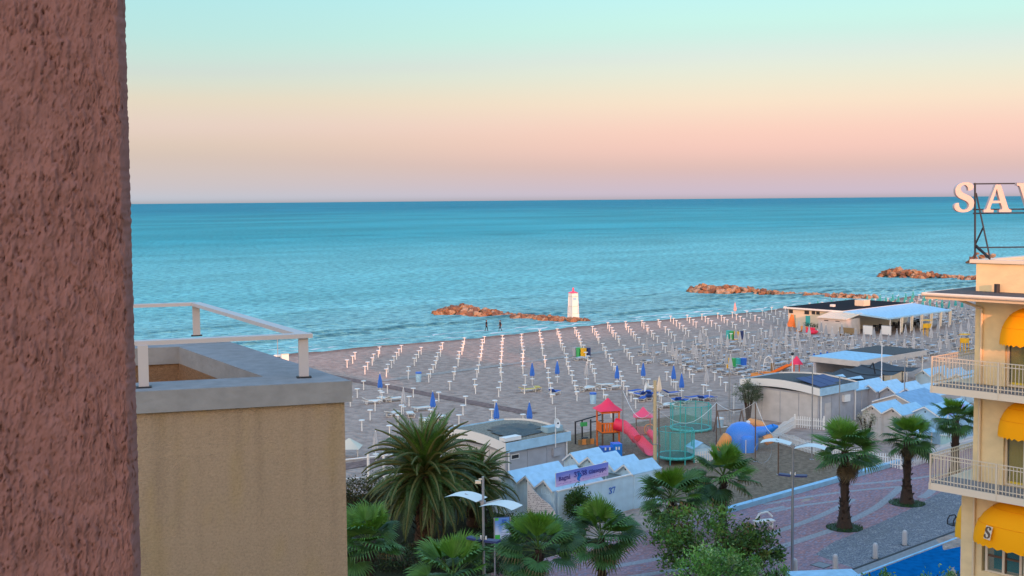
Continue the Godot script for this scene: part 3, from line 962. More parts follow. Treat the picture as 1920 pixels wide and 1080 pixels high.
func hut(label: String, a: float, b: float, w: float, l: float, roof: Material, wall: Material, eave := 2.25, rise := 0.55, turn := TURN, doors := 1) -> Node3D:
	var r := thing("beach_hut", label, "beach hut", B(a, b), turn, "gabled beach huts")
	var st := S()
	cub(st, Vector3(l / 2, eave / 2, 0), Vector3(l, eave, w - 0.02))
	for x in [0.0, l]:
		tri(st, Vector3(x, eave, -w / 2), Vector3(x, eave, w / 2), Vector3(x, eave + rise, 0))
	put("wall", done(st), wall, r)
	for s in [-1, 1]:
		var rs := S()
		var p := Vector3(-0.16, eave - 0.02, s * (w / 2 - 0.004))
		var q := Vector3(-0.16, eave + rise + 0.02, 0)
		var dx := Vector3(l + 0.32, 0, 0)
		var up := Vector3(0, 0.05, 0)
		quad(rs, p + up, q + up, q + up + dx, p + up + dx)
		quad(rs, p, q, q + dx, p + dx)
		quad(rs, p, p + up, q + up, q)
		quad(rs, p + dx, p + up + dx, q + up + dx, q + dx)
		quad(rs, p, p + dx, p + up + dx, p + up)
		put("roof_slope", done(rs), roof, r)
	var bb := S()
	for s in [-1, 1]:
		var p := Vector3(-0.18, eave - 0.06, s * w * 0.49)
		var q := Vector3(-0.18, eave + rise - 0.04, s * 0.01)
		var bas := Basis.looking_at((q - p).normalized())
		cub(bb, (p + q) / 2, Vector3(0.03, 0.10, p.distance_to(q)), bas)
	put("barge_board", done(bb), mats.white, r)
	for i in 5:
		bx("batten", Vector3(-0.012, eave / 2, -w / 2 + 0.1 + (w - 0.2) * i / 4), Vector3(0.03, eave - 0.05, 0.04), wall, r)
	for i in doors:
		var d := bx("door", Vector3(-0.02, 1.0, w * 0.06), Vector3(0.035, 1.9, 0.72), wall, r)
		d.set_meta("label", "plank door")
	bx("vent_hole", Vector3(-0.01, eave + rise * 0.42, 0), Vector3(0.03, 0.13, 0.11), mats.dark, r)
	return r


func beach_huts() -> void:
	var names := ["nearest the service building", "the middle one", "nearest the long blue wall"]
	for i in 3:
		hut("white gabled beach hut of the front three, %s" % names[i], -2.25, -2.12 - i * 1.64, 1.63, 4.15, mats.roof_white, mats.white_wall)
	for i in 4:
		hut("pale blue gabled hut right of the banner, %s from the slide" % ordinal(i + 1), 4.6, -0.85 - i * 1.64, 1.63, 2.45, mats.roof_white, mats.white_wall)
	var w := thing("hut_yard_wall", "long pale blue boarded wall numbered 37 along the front beach huts", "wall", B(-2.2, -6.42), TURN)
	for i in 10:
		bx("wall_panel", Vector3(0.48 + i * 0.95, 1.12, 0.03), Vector3(0.944, 2.24, 0.07), mats.roof_white if false else mats.white_wall, w)
	bx("wall_cap", Vector3(4.75, 2.28, 0.03), Vector3(9.6, 0.08, 0.16), mats.white, w)
	bx("yard_cover", Vector3(4.6, 2.0, -2.6), Vector3(5.0, 0.05, 5.0), mat("yard_dark", 0.12, 0.14, 0.13, 0.8), w)
	var num := lettering("wall_number", "37", 0.40, 0.02, mats.blue, w, Transform3D(Basis(), Vector3(4.75, 1.55, 0.09)), "Droid Serif")
	num.set_meta("label", "painted number 37")
	# banner on the front hut's roof
	var bn := thing("banner", "lilac banner lettered Bagni 37-38 Giuseppe on the front hut roof", "banner", B(-1.95, -6.02, 2.42), TURN)
	var cloth := mat("banner_cloth", 0.42, 0.40, 0.78, 0.8)
	var im := Image.create(256, 48, false, Image.FORMAT_RGB8)
	var top := Color(0.42, 0.50, 0.86)
	var pinkish := Color(0.78, 0.68, 0.86)
	for y in 48:
		for x in 256:
			im.set_pixel(x, y, top.lerp(pinkish, smoothstep(0.15, 0.85, y / 48.0 + 0.15 * sin(x * 0.03))))
	for y in range(14, 46):
		for x in range(98, 124):
			if absf((x - 110) - 3 * sin(y * 0.3)) < 11.0 - absf(y - 28) * 0.45:
				im.set_pixel(x, y, Color(0.14, 0.45, 0.80))
	var r2 := RandomNumberGenerator.new()
	r2.seed = 3
	for i in 46:
		var x := 8 + i * 5.2
		if x > 92 and x < 126:
			continue
		im.fill_rect(Rect2i(int(x), 38 + r2.randi_range(0, 1), r2.randi_range(1, 4), r2.randi_range(2, 4)), Color(0.55, 0.42, 0.72))
	cloth.albedo_color = Color.WHITE
	cloth.albedo_texture = ImageTexture.create_from_image(im)
	var q := S()
	uvquad(q, Vector3(0, 0, 0.02), Vector3(4.65, 0, 0.02), Vector3(4.65, 0.86, 0.02), Vector3(0, 0.86, 0.02))
	put("banner_cloth", done(q), cloth, bn)
	bx("banner_board", Vector3(2.325, 0.43, -0.012), Vector3(4.68, 0.88, 0.04), mats.white, bn)
	for x in [0.1, 2.3, 4.5]:
		rod("banner_post", Vector3(x, -0.4, -0.06), Vector3(x, 0.85, -0.06), 0.025, mats.white, bn)
	var ink := mat("ink_blue", 0.012, 0.012, 0.22, 0.6)
	lettering("banner_text", "Bagni", 0.26, 0.012, ink, bn, Transform3D(Basis(), Vector3(0.72, 0.46, 0.035)), "Droid Serif")
	lettering("banner_text", "37·38", 0.33, 0.012, ink, bn, Transform3D(Basis(), Vector3(2.12, 0.52, 0.035)), "Droid Serif")
	lettering("banner_text", "Giuseppe", 0.245, 0.012, ink, bn, Transform3D(Basis(), Vector3(3.65, 0.48, 0.035)), "Droid Serif")
	# sail-shaped board covered in small writing, before the huts
	var sb := thing("sail_board", "white sail-shaped board covered in small dark writing before the front huts", "sign", Vector3(1.630, 0.000, -73.753), TURN + 0.65)
	var wr := mat("sail_print", 1, 1, 1, 0.7)
	var si := Image.create(128, 192, false, Image.FORMAT_RGB8)
	si.fill(Color(0.80, 0.80, 0.82))
	for row in 17:
		var x := 6
		while x < 116:
			var ww := r2.randi_range(3, 9)
			if r2.randf() < 0.82:
				for k in range(0, ww, 3):
					si.fill_rect(Rect2i(x + k, 34 + row * 9 + r2.randi_range(0, 2), 2, r2.randi_range(2, 4)), Color(0.28, 0.27, 0.36))
			x += ww + 3
	wr.albedo_texture = ImageTexture.create_from_image(si)
	var out := [Vector2(0.75, 0.0), Vector2(-0.95, 0.0), Vector2(-0.9, 1.2), Vector2(-0.55, 1.75), Vector2(-0.1, 2.15), Vector2(0.3, 2.6), Vector2(0.6, 3.05), Vector2(0.78, 3.3), Vector2(0.8, 1.6)]
	var ss := S()
	var idx := Geometry2D.triangulate_polygon(PackedVector2Array(out))
	for x in [0.0, 0.05]:
		for i in idx:
			var p: Vector2 = out[i]
			ss.set_uv(Vector2((0.85 - p.x) / 1.8, 1 - p.y / 3.3))
			ss.add_vertex(Vector3(x, 0.05 + p.y * 0.82, -p.x))
	for i in out.size():
		var p: Vector2 = out[i]
		var p2: Vector2 = out[(i + 1) % out.size()]
		ss.set_uv(Vector2(0.01, 0.01))
		quad(ss, Vector3(0, 0.05 + p.y * 0.82, -p.x), Vector3(0.05, 0.05 + p.y * 0.82, -p.x), Vector3(0.05, 0.05 + p2.y * 0.82, -p2.x), Vector3(0, 0.05 + p2.y * 0.82, -p2.x))
	put("board", done(ss), wr, sb)
	rod("mast", Vector3(0.03, 0, -0.8), Vector3(0.03, 2.9, -0.8), 0.03, mats.white, sb)
	# the huts further right
	var far := [[35.9, -4.6, 1.9, 3.4, "off-white gabled hut with sky-blue roof behind the picket fence, seaward of two"], [35.9, -6.5, 1.9, 3.4, "off-white gabled hut with sky-blue roof behind the picket fence, landward of two"]]
	for k in far:
		hut(k[4], k[0], k[1], k[2], k[3], mats.roof_sky, mats.pale_wall, 2.3, 0.55)
	var d := hut("wide hut with a deep blue roof behind the two off-white huts", 41.6, -3.4, 4.6, 4.6, mats.roof_blue, mats.pale_wall, 2.1, 0.85)
	d.set_meta("group", "wide huts with blue roofs")
	d = hut("wide hut with a bright sky-blue roof beside the palm and hotel", 37.6, -8.4, 3.2, 5.6, mats.roof_sky, mats.roof_white, 2.2, 0.75)
	d.set_meta("group", "wide huts with blue roofs")
	var zig := [[49.6, 7.2], [49.9, 5.4], [50.2, 3.6], [50.5, 1.9], [50.8, 0.1], [51.1, -1.6], [51.4, -3.3]]
	for i in zig.size():
		hut("pale hut in the far zigzag-roofed row, %s from its seaward end" % ordinal(i + 1), zig[i][0] - 4.6, zig[i][1], 1.75, 4.6, mats.roof_white, mats.grey_wall, 2.2, 0.55)
	for i in 4:
		hut("pale hut behind the grilled snack bar awnings, %s from the sea" % ordinal(i + 1), 58.2, 3.4 - i * 1.8, 1.75, 4.0, mats.roof_sky, mats.white_wall, 2.2, 0.55)
	var s2 := thing("small_banner", "small blue and lilac name banner behind the rightmost palm", "banner", B(38.2, -10.05, 2.35), TURN)
	bx("banner_board", Vector3(1.3, 0.32, 0), Vector3(2.7, 0.62, 0.04), mat("lilac", 0.30, 0.33, 0.74, 0.7), s2)
	rod("banner_post", Vector3(0, -2.3, 0), Vector3(0, 0.65, 0), 0.04, mats.white, s2)
	lettering("banner_text", "Bagni", 0.34, 0.012, ink, s2, Transform3D(Basis(), Vector3(0.72, 0.30, 0.03)), "Droid Serif")


func flat_pavilion(label: String, a: float, b: float, w: float, d: float, top: float, roof: Material) -> Node3D:
	# service pavilion: white fascia, slightly vaulted roof, set-back walls; the front is the landward side (+z)
	var r := thing("service_pavilion", label, "beach building", B(a, b), TURN, "flat-roofed beach service pavilions")
	bx("wall", Vector3(w / 2, (top - 0.55) / 2, -d / 2), Vector3(w - 0.5, top - 0.55, d - 0.5), mats.grey_wall, r)
	for x in [0.0, w]:
		var side := S()
		for i in 12:
			var t0 := i / 12.0
			var t1 := (i + 1) / 12.0
			var f := func(t: float) -> float: return top + 0.36 * sin(PI * t)
			quad(side, Vector3(x, top - 0.65 + 0.32 * sin(PI * t0), -d * t0), Vector3(x, top - 0.65 + 0.32 * sin(PI * t1), -d * t1), Vector3(x, f.call(t1), -d * t1), Vector3(x, f.call(t0), -d * t0))
		put("side_fascia", done(side), mats.white, r)
	for z in [0.0, -d]:
		bx("fascia", Vector3(w / 2, top - 0.33, z), Vector3(w, 0.66, 0.06), mats.roof_white, r)
	var rf := S()
	rf.set_smooth_group(1)
	for i in 12:
		var f := func(t: float) -> float: return top - 0.10 + 0.32 * sin(PI * t)
		var t0 := i / 12.0
		var t1 := (i + 1) / 12.0
		quad(rf, Vector3(0.05, f.call(t0), -d * t0), Vector3(w - 0.05, f.call(t0), -d * t0), Vector3(w - 0.05, f.call(t1), -d * t1), Vector3(0.05, f.call(t1), -d * t1))
	put("roof", done(rf), roof, r)
	for i in 4:
		bx("wall_panel", Vector3(0.24, (top - 0.7) / 2, -0.35 - (d - 0.7) * (i + 0.5) / 4), Vector3(0.05, top - 0.7, (d - 0.9) / 4 - 0.04), mats.pale_wall, r)
	for i in 3:
		bx("wall_panel", Vector3(0.3 + (w - 0.6) * (i + 0.5) / 3, (top - 0.7) / 2, -0.24), Vector3((w - 0.6) / 3 - 0.04, top - 0.72, 0.05), mats.grey_wall, r)
	for x in [0.35, w - 0.3]:
		rod("corner_post", Vector3(x, 0, -0.12), Vector3(x, top - 0.6, -0.12), 0.06, mats.white, r)
	return r


func service_buildings() -> void:
	var tarp := mat("tarpaulin", 0.02, 0.025, 0.07, 0.35)
	grain(tarp, 0.35, 0.03, 2.5, 8.0)
	var gravel := grain(mat("roof_gravel", 0.40, 0.37, 0.31, 0.95), 0.5, 0.03, 3.0, 4.0)
	var r := flat_pavilion("pale service pavilion with a tarpaulin on its roof behind the numbered huts", 1.3, 2.2, 6.2, 7.2, 3.5, gravel)
	var t := S()
	t.set_smooth_group(1)
	for i in 10:
		for j in 8:
			var p := func(u: float, v: float) -> Vector3:
				return Vector3(1.0 + u * 4.2, 3.48 + 0.32 * sin(PI * (0.10 + v * 0.5)) + 0.07 * noise.get_noise_2d(u * 90, v * 70), -0.7 - v * 3.4 - u * 0.3)
			var keep := Vector2((i + 0.5) / 10 - 0.5, (j + 0.5) / 8 - 0.5)
			if keep.length() < 0.52 + 0.06 * sin(i * 2.0 + j):
				quad(t, p.call(i / 10.0, j / 8.0), p.call((i + 1) / 10.0, j / 8.0), p.call((i + 1) / 10.0, (j + 1) / 8.0), p.call(i / 10.0, (j + 1) / 8.0))
	put("tarpaulin", done(t), tarp, r)
	bx("roof_box", Vector3(0.9, 3.66, -0.55), Vector3(1.5, 0.26, 0.6), mats.white, r)
	bx("roof_box", Vector3(5.2, 3.72, -0.9), Vector3(1.5, 0.4, 0.7), mat("roof_box_blue", 0.28, 0.42, 0.5, 0.6), r)
	var wf := bx("window", Vector3(1.0, 2.42, -0.2), Vector3(0.75, 0.36, 0.05), mats.white, r)
	wf.set_meta("label", "small high window")
	bx("window_pane", Vector3(0, 0, 0.6), Vector3(0.85, 0.7, 0.3), mats.dark, wf)
	bx("air_conditioner", Vector3(4.9, 2.2, -0.12), Vector3(0.8, 0.55, 0.25), mats.grey_wall, r)
	var an := thing("satellite_dish", "white satellite dish on a thin mast above the tarpaulin roof", "satellite dish", B(5.8, 2.0, 2.6), TURN)
	rod("mast", Vector3.ZERO, Vector3(0, 2.9, 0), 0.03, mats.white, an)
	var dish := S()
	lathe(dish, [Vector2(0, 0), Vector2(0.2, 0.02), Vector2(0.36, 0.09)], 16)
	put("dish", done(dish), mats.white, an, Transform3D(Basis.from_euler(Vector3(1.3, 0.2, 0)), Vector3(-0.05, 1.75, 0.12)))
	bx("receiver", Vector3(-0.05, 1.78, 0.32), Vector3(0.1, 0.1, 0.08), mats.dark, an)
	var r2 := flat_pavilion("larger pale service pavilion with dark roof beyond the picket fence", 36.6, 0.95, 6.0, 8.6, 3.5, mats.roof_grey)
	var tl := S()
	for i in 3:
		cub(tl, Vector3(1.6 + i * 1.5, 3.74 - i * 0.04, -1.9), Vector3(1.3, 0.04, 2.6), Basis.from_euler(Vector3(0.2, 0, 0)))
	put("roof_panels", done(tl), mats.navy, r2)
	bx("air_conditioner", Vector3(4.2, 2.2, -0.1), Vector3(0.9, 0.6, 0.3), mats.white, r2)
	bx("door", Vector3(1.5, 1.05, -0.19), Vector3(0.9, 2.05, 0.05), mats.pale_wall, r2)
	var an2 := thing("annex_shed", "low grey lean-to joined to the larger pavilion's right end", "shed", B(42.8, 2.0), TURN)
	bx("wall", Vector3(2.4, 1.2, -3), Vector3(4.8, 2.4, 6), mats.grey_wall, an2)
	bx("roof", Vector3(2.4, 2.45, -3), Vector3(5.2, 0.1, 6.4), mats.roof_white, an2)
	for x in [0.8, 2.0, 3.2, 4.2]:
		bx("batten", Vector3(x, 1.2, 0.01), Vector3(0.05, 2.3, 0.03), mats.pale_wall, an2)
	# snack bar to the right, with shade cloths before it
	var sn := thing("snack_bar", "low flat-roofed snack bar with cream fascia left of the hotel balcony", "beach building", B(56.5, 10.0), TURN)
	bx("roof_beam", Vector3(6.5, 2.95, -2.5), Vector3(13.4, 0.55, 6.0), mats.pale_wall, sn)
	bx("roof", Vector3(3.2, 3.24, -2.5), Vector3(6.4, 0.04, 5.8), mats.roof_sky, sn)
	bx("roof", Vector3(9.8, 3.26, -2.5), Vector3(6.4, 0.04, 5.8), mats.roof_grey, sn)
	for x in [0.2, 3.2, 6.4, 9.6, 12.8]:
		for z in [0.2, -5.2]:
			rod("post", Vector3(x, 0, z), Vector3(x, 2.7, z), 0.07, mats.white, sn)
	bx("counter", Vector3(6.5, 0.55, -1.2), Vector3(9, 1.1, 0.6), mats.off_white, sn)
	bx("back_wall", Vector3(6.5, 1.35, -5.0), Vector3(12.6, 2.6, 0.15), mats.grey_wall, sn)
	var sc := thing("shade_cloth", "dark charcoal shade cloths stretched in front of the snack bar", "shade cloth", B(48.0, 6.0), TURN)
	for k in 3:
		var st := S()
		st.set_smooth_group(1)
		for i in 6:
			for j in 6:
				var p := func(u: float, v: float) -> Vector3: return Vector3(k * 3.4 + u * 3.6, 2.65 + k * 0.03 + 0.5 * absf(u - 0.5) - 0.25 * sin(PI * v) + 0.2 * v, -v * 4.6 + 2.2)
				quad(st, p.call(i / 6.0, j / 6.0), p.call((i + 1) / 6.0, j / 6.0), p.call((i + 1) / 6.0, (j + 1) / 6.0), p.call(i / 6.0, (j + 1) / 6.0))
		put("cloth", done(st), mat("charcoal_cloth", 0.035, 0.045, 0.06, 0.8), sc)
		rod("cloth_post", Vector3(k * 3.4 + 0.1, 0, 2.2), Vector3(k * 3.4 + 0.1, 3.0, 2.2), 0.05, mats.dark, sc)
	rod("cloth_post", Vector3(5.6, 2.6, 0), Vector3(5.2, 3.7, 0), 0.06, mats.dark, sc)
	rod("cloth_post", Vector3(5.2, 3.7, 0), Vector3(4.6, 3.3, 0), 0.06, mats.dark, sc)


func far_bar() -> void:
	var r := thing("beach_bar", "cream beach bar with flat black roof on the far sand", "beach building", B(105.0, 43.0), TURN)
	bx("wall", Vector3(9.5, 1.5, -5.0), Vector3(18.6, 3.0, 9.6), mats.off_white, r)
	bx("roof", Vector3(9.5, 3.10, -5.0), Vector3(19.6, 0.06, 10.6), mat("black_roof", 0.012, 0.013, 0.02, 0.9, 0.2), r)
	for s in [[Vector3(-0.32, 3.02, -5.0), Vector3(0.08, 0.24, 10.7)], [Vector3(9.5, 3.02, 0.34), Vector3(19.6, 0.24, 0.08)]]:
		bx("fascia", s[0], s[1], mats.white, r)
	bx("roof_unit", Vector3(9.5, 3.6, -2.6), Vector3(1.8, 0.9, 1.6), mats.off_white, r)
	bx("roof_unit", Vector3(5.0, 3.3, -5.0), Vector3(0.6, 0.35, 0.6), mats.white, r)
	for k in [[-9.3, 0.5, 2.45, 0.55, "dark"], [-8.9, 0.7, 1.0, 1.9, "sage"], [-6.4, 0.6, 2.45, 0.55, "dark"], [-6.2, 0.6, 1.1, 1.7, "teal"], [-5.2, 0.4, 2.5, 0.5, "dark"], [-4.4, 0.4, 2.5, 0.5, "dark"]]:
		bx("door" if k[3] > 1 else "window", Vector3(0.18, k[2], k[0]), Vector3(0.06, k[3], k[1] + 0.2), mat("sage", 0.25, 0.33, 0.27, 0.6) if k[4] == "sage" else mats[k[4]], r)
	for i in 6:
		bx("window", Vector3(0.5 + i * 0.75, 2.45, -0.17), Vector3(0.45, 0.4, 0.05), mats.brown, r)
	bx("signboard", Vector3(2.6, 1.55, -0.17), Vector3(4.6, 0.9, 0.04), mats.white, r)
	var sh := thing("bar_shed", "beige ribbed shed against the beach bar's left wall", "shed", B(100.9, 39.8), TURN)
	bx("wall", Vector3(2.0, 1.15, -2.4), Vector3(3.6, 2.3, 4.8), mats.pale_wall, sh)
	var ro := S()
	cub(ro, Vector3(2.0, 2.62, -2.4), Vector3(4.2, 0.08, 5.2), Basis.from_euler(Vector3(0, 0, 0.16)))
	for i in 8:
		cub(ro, Vector3(2.0, 2.68, -4.8 + i * 0.68), Vector3(4.2, 0.06, 0.06), Basis.from_euler(Vector3(0, 0, 0.16)))
	put("roof", done(ro), mats.off_white, sh)
	for z in [-1.5, -3.4]:
		bx("vent", Vector3(0.19, 1.95, z), Vector3(0.04, 0.12, 0.7), mats.dark, sh)
	var bench := thing("wooden_bench", "reddish wooden bench against the beige shed", "bench", B(100.3, 38.4), TURN)
	bx("seat", Vector3(0, 0.45, -1), Vector3(0.5, 0.08, 2.4), mats.wood, bench)
	bx("backrest", Vector3(0.24, 0.85, -1), Vector3(0.06, 0.7, 2.4), mats.wood, bench)
	for z in [-0.1, -1.9]:
		bx("leg", Vector3(0, 0.22, z), Vector3(0.45, 0.42, 0.08), mats.wood, bench)
	var c := thing("bar_canopy", "broad pale blue awning roof in front of the beach bar", "canopy", B(104.6, 34.8), TURN)
	var cs := S()
	quad(cs, Vector3(-0.4, 2.62, 0), Vector3(17.5, 2.62, 0), Vector3(19.5, 3.12, -7.6), Vector3(-0.4, 3.12, -7.6))
	quad(cs, Vector3(-0.4, 2.54, 0), Vector3(17.5, 2.54, 0), Vector3(19.5, 3.04, -7.6), Vector3(-0.4, 3.04, -7.6))
	quad(cs, Vector3(-0.4, 2.40, 0), Vector3(17.5, 2.40, 0), Vector3(17.5, 2.62, 0), Vector3(-0.4, 2.62, 0))
	quad(cs, Vector3(-0.4, 2.40, 0), Vector3(-0.4, 2.90, -7.6), Vector3(-0.4, 3.12, -7.6), Vector3(-0.4, 2.62, 0))
	put("cloth", done(cs), mats.roof_white, c)
	for i in 7:
		rod("post", Vector3(0.1 + i * 2.8, 0, -0.1), Vector3(0.1 + i * 2.8, 2.5, -0.1), 0.07, mats.white, c)
		var cu := S()
		cyl(cu, Vector3(0.5 + i * 2.8, 2.5, -0.15), Vector3(0.5 + i * 2.8, 0.3, -0.15), 0.30, 0.17, 7)
		if i > 0:
			put("curtain", done(cu), mats.off_white, c)
	for i in 6:
		var t := thing("cafe_table", "dark cafe table under the pale canopy, %s from its left end" % ordinal(i + 1), "table", B(107.0 + i * 2.7, 38.0 + (i % 2) * 2), TURN, "cafe tables under the bar canopy")
		bx("table_top", Vector3(0, 0.75, 0), Vector3(0.9, 0.05, 0.9), mats.dark, t)
		rod("table_leg", Vector3.ZERO, Vector3(0, 0.75, 0), 0.05, mats.dark, t)
		for s in [-0.8, 0.8]:
			bx("chair_back", Vector3(s, 0.65, 0), Vector3(0.08, 0.6, 0.5), mats.dark, t)
	for k in [[101.6, 36.6, 0.0], [103.2, 34.6, 0.0]]:
		var p := thing("towel_rack", "white towels drying on a rack beside the bar canopy, %s of two" % ("seaward" if k[0] < 102 else "landward"), "towel rack", B(k[0], k[1]), TURN, "towel racks by the bar")
		bx("towel", Vector3(0, 0.95, 0), Vector3(0.05, 1.25, 1.5), mats.white, p)
		rod("rail", Vector3(0, 1.6, -0.8), Vector3(0, 1.6, 0.8), 0.03, mats.steel, p)
		for z in [-0.8, 0.8]:
			rod("post", Vector3(0, 0, z), Vector3(0, 1.6, z), 0.03, mats.steel, p)
	var col := [["orange", 101.4, 49.6, "orange folded beach parasol leaning by the bar's left end"], ["red", 99.2, 44.6, "red pedal boat parked left of the beige shed"], ["soft_orange", 100.0, 46.4, "pale orange pedal boat parked left of the beige shed"]]
	for k in col:
		var q := thing("pedal_boat" if k[0] != "orange" else "folded_parasol", k[3], "pedal boat" if k[0] != "orange" else "parasol", B(k[1], k[2]), TURN)
		if k[0] == "orange":
			var st := S()
			cyl(st, Vector3(0, 0.5, 0), Vector3(0.3, 2.4, 0), 0.8, 0.2, 6)
			put("canopy", done(st), mats.orange, q)
			rod("pole", Vector3.ZERO, Vector3(0.3, 2.5, 0), 0.04, mats.white, q)
		else:
			for z in [-0.5, 0.5]:
				var hull := SphereMesh.new()
				put("hull", hull, mats[k[0]], q, Transform3D(Basis.from_scale(Vector3(2.2, 0.6, 0.6)), Vector3(0, 0.3, z)))
			bx("seat", Vector3(0, 0.7, 0), Vector3(0.6, 0.5, 1.1), mats[k[0]], q)
	for i in 3:
		var pl := thing("potted_plant", "dark green potted bush by the bar door, %s from the left" % ordinal(i + 1), "plant", B(102.4 - i * 0.4, 47.6 - i * 1.4), TURN, "potted bushes by the bar")
		var pot := S()
		lathe(pot, [Vector2(0.2, 0), Vector2(0.3, 0.5), Vector2(0.0, 0.5)], 9)
		put("pot", done(pot), mats.white, pl)
		put("foliage", crown_mesh(Vector3(0, 0.9, 0), Vector3(0.45, 0.5, 0.45), 160, 0.2, [Color(0.02, 0.045, 0.018), Color(0.04, 0.08, 0.03)]), mats.leaf, pl)


func lifeguard_tower() -> void:
	var r := thing("lifeguard_tower", "slim white lifeguard tower with pink cap at the breakwater's root", "tower", Vector3(10.316, 0.000, -206.349), 0.55)
	bx("shaft", Vector3(0, 2.3, 0), Vector3(1.1, 3.0, 1.1), mats.white, r)
	bx("shaft_base", Vector3(0, 0.45, 0), Vector3(1.35, 0.7, 1.35), mats.white, r)
	for y in [0.82, 2.1, 3.75]:
		bx("band", Vector3(0, y, 0), Vector3(1.22, 0.08, 1.22), mats.off_white, r)
	for s in [-1, 1]:
		for q in [-1, 1]:
			rod("corner_post", Vector3(0.68 * s, 0, 0.68 * q), Vector3(0.54 * s, 4.3, 0.54 * q), 0.05, mats.white, r)
	bx("lookout_opening", Vector3(-0.1, 3.35, 0.56), Vector3(0.6, 0.4, 0.03), mats.roof_sky, r)
	bx("lookout_opening", Vector3(0.56, 3.35, 0), Vector3(0.03, 0.4, 0.6), mats.roof_sky, r)
	bx("doorway", Vector3(0.58, 1.15, 0.1), Vector3(0.04, 0.7, 0.7), mats.navy, r)
	bx("lookout", Vector3(0, 4.05, 0), Vector3(1.16, 0.5, 1.16), mats.white, r)
	var cap := S()
	cyl(cap, Vector3(0, 4.32, 0), Vector3(0, 4.62, 0), 0.95, 0.22, 4)
	put("roof", done(cap), mats.pink, r, Transform3D(Basis.from_euler(Vector3(0, PI / 4, 0)), Vector3.ZERO))
	rod("lantern", Vector3(0, 4.6, 0), Vector3(0, 5.2, 0), 0.14, mats.pink, r)


# ---------------------------------------------------------------- playground

func play_tower(called: String, label: String, at: Vector3, turn: float, s: float, roof: Material, body: Material) -> Node3D:
	var r := thing(called, label, "playground slide", at, turn)
	for x in [-0.7, 0.7]:
		for z in [-0.7, 0.7]:
			bx("post", Vector3(x, 1.55, z) * s, Vector3(0.11, 3.1, 0.11) * s, mats.brown if x * z < 0 else body, r)
	bx("deck", Vector3(0, 1.3, 0) * s, Vector3(1.5, 0.12, 1.5) * s, mats.brown, r)
	for i in 6:
		bx("slat", Vector3(-0.55 + i * 0.22, 1.72, 0.72) * s, Vector3(0.16, 0.72, 0.05) * s, body, r)
		bx("slat", Vector3(-0.72, 1.72, -0.55 + i * 0.22) * s, Vector3(0.05, 0.72, 0.16) * s, body, r)
	for y in [1.36, 2.08]:
		bx("panel_rail", Vector3(0, y, 0.75) * s, Vector3(1.5, 0.09, 0.06) * s, body, r)
		bx("panel_rail", Vector3(-0.75, y, 0) * s, Vector3(0.06, 0.09, 1.5) * s, body, r)
	bx("eave_beam", Vector3(0, 2.98, 0.72) * s, Vector3(1.6, 0.22, 0.08) * s, body, r)
	bx("eave_beam", Vector3(0.72, 2.98, 0) * s, Vector3(0.08, 0.22, 1.6) * s, body, r)
	bx("eave_beam", Vector3(-0.72, 2.98, 0) * s, Vector3(0.08, 0.22, 1.6) * s, body, r)
	var rf := S()
	for k in [[3.08, 1.42, 3.5, 0.62], [3.5, 0.62, 4.0, 0.05]]:
		cyl(rf, Vector3(0, k[0], 0) * s, Vector3(0, k[2], 0) * s, k[1] * s, k[3] * s, 4, false)
	put("roof", done(rf), roof, r, Transform3D(Basis.from_euler(Vector3(0, PI / 4, 0)), Vector3.ZERO))
	return r


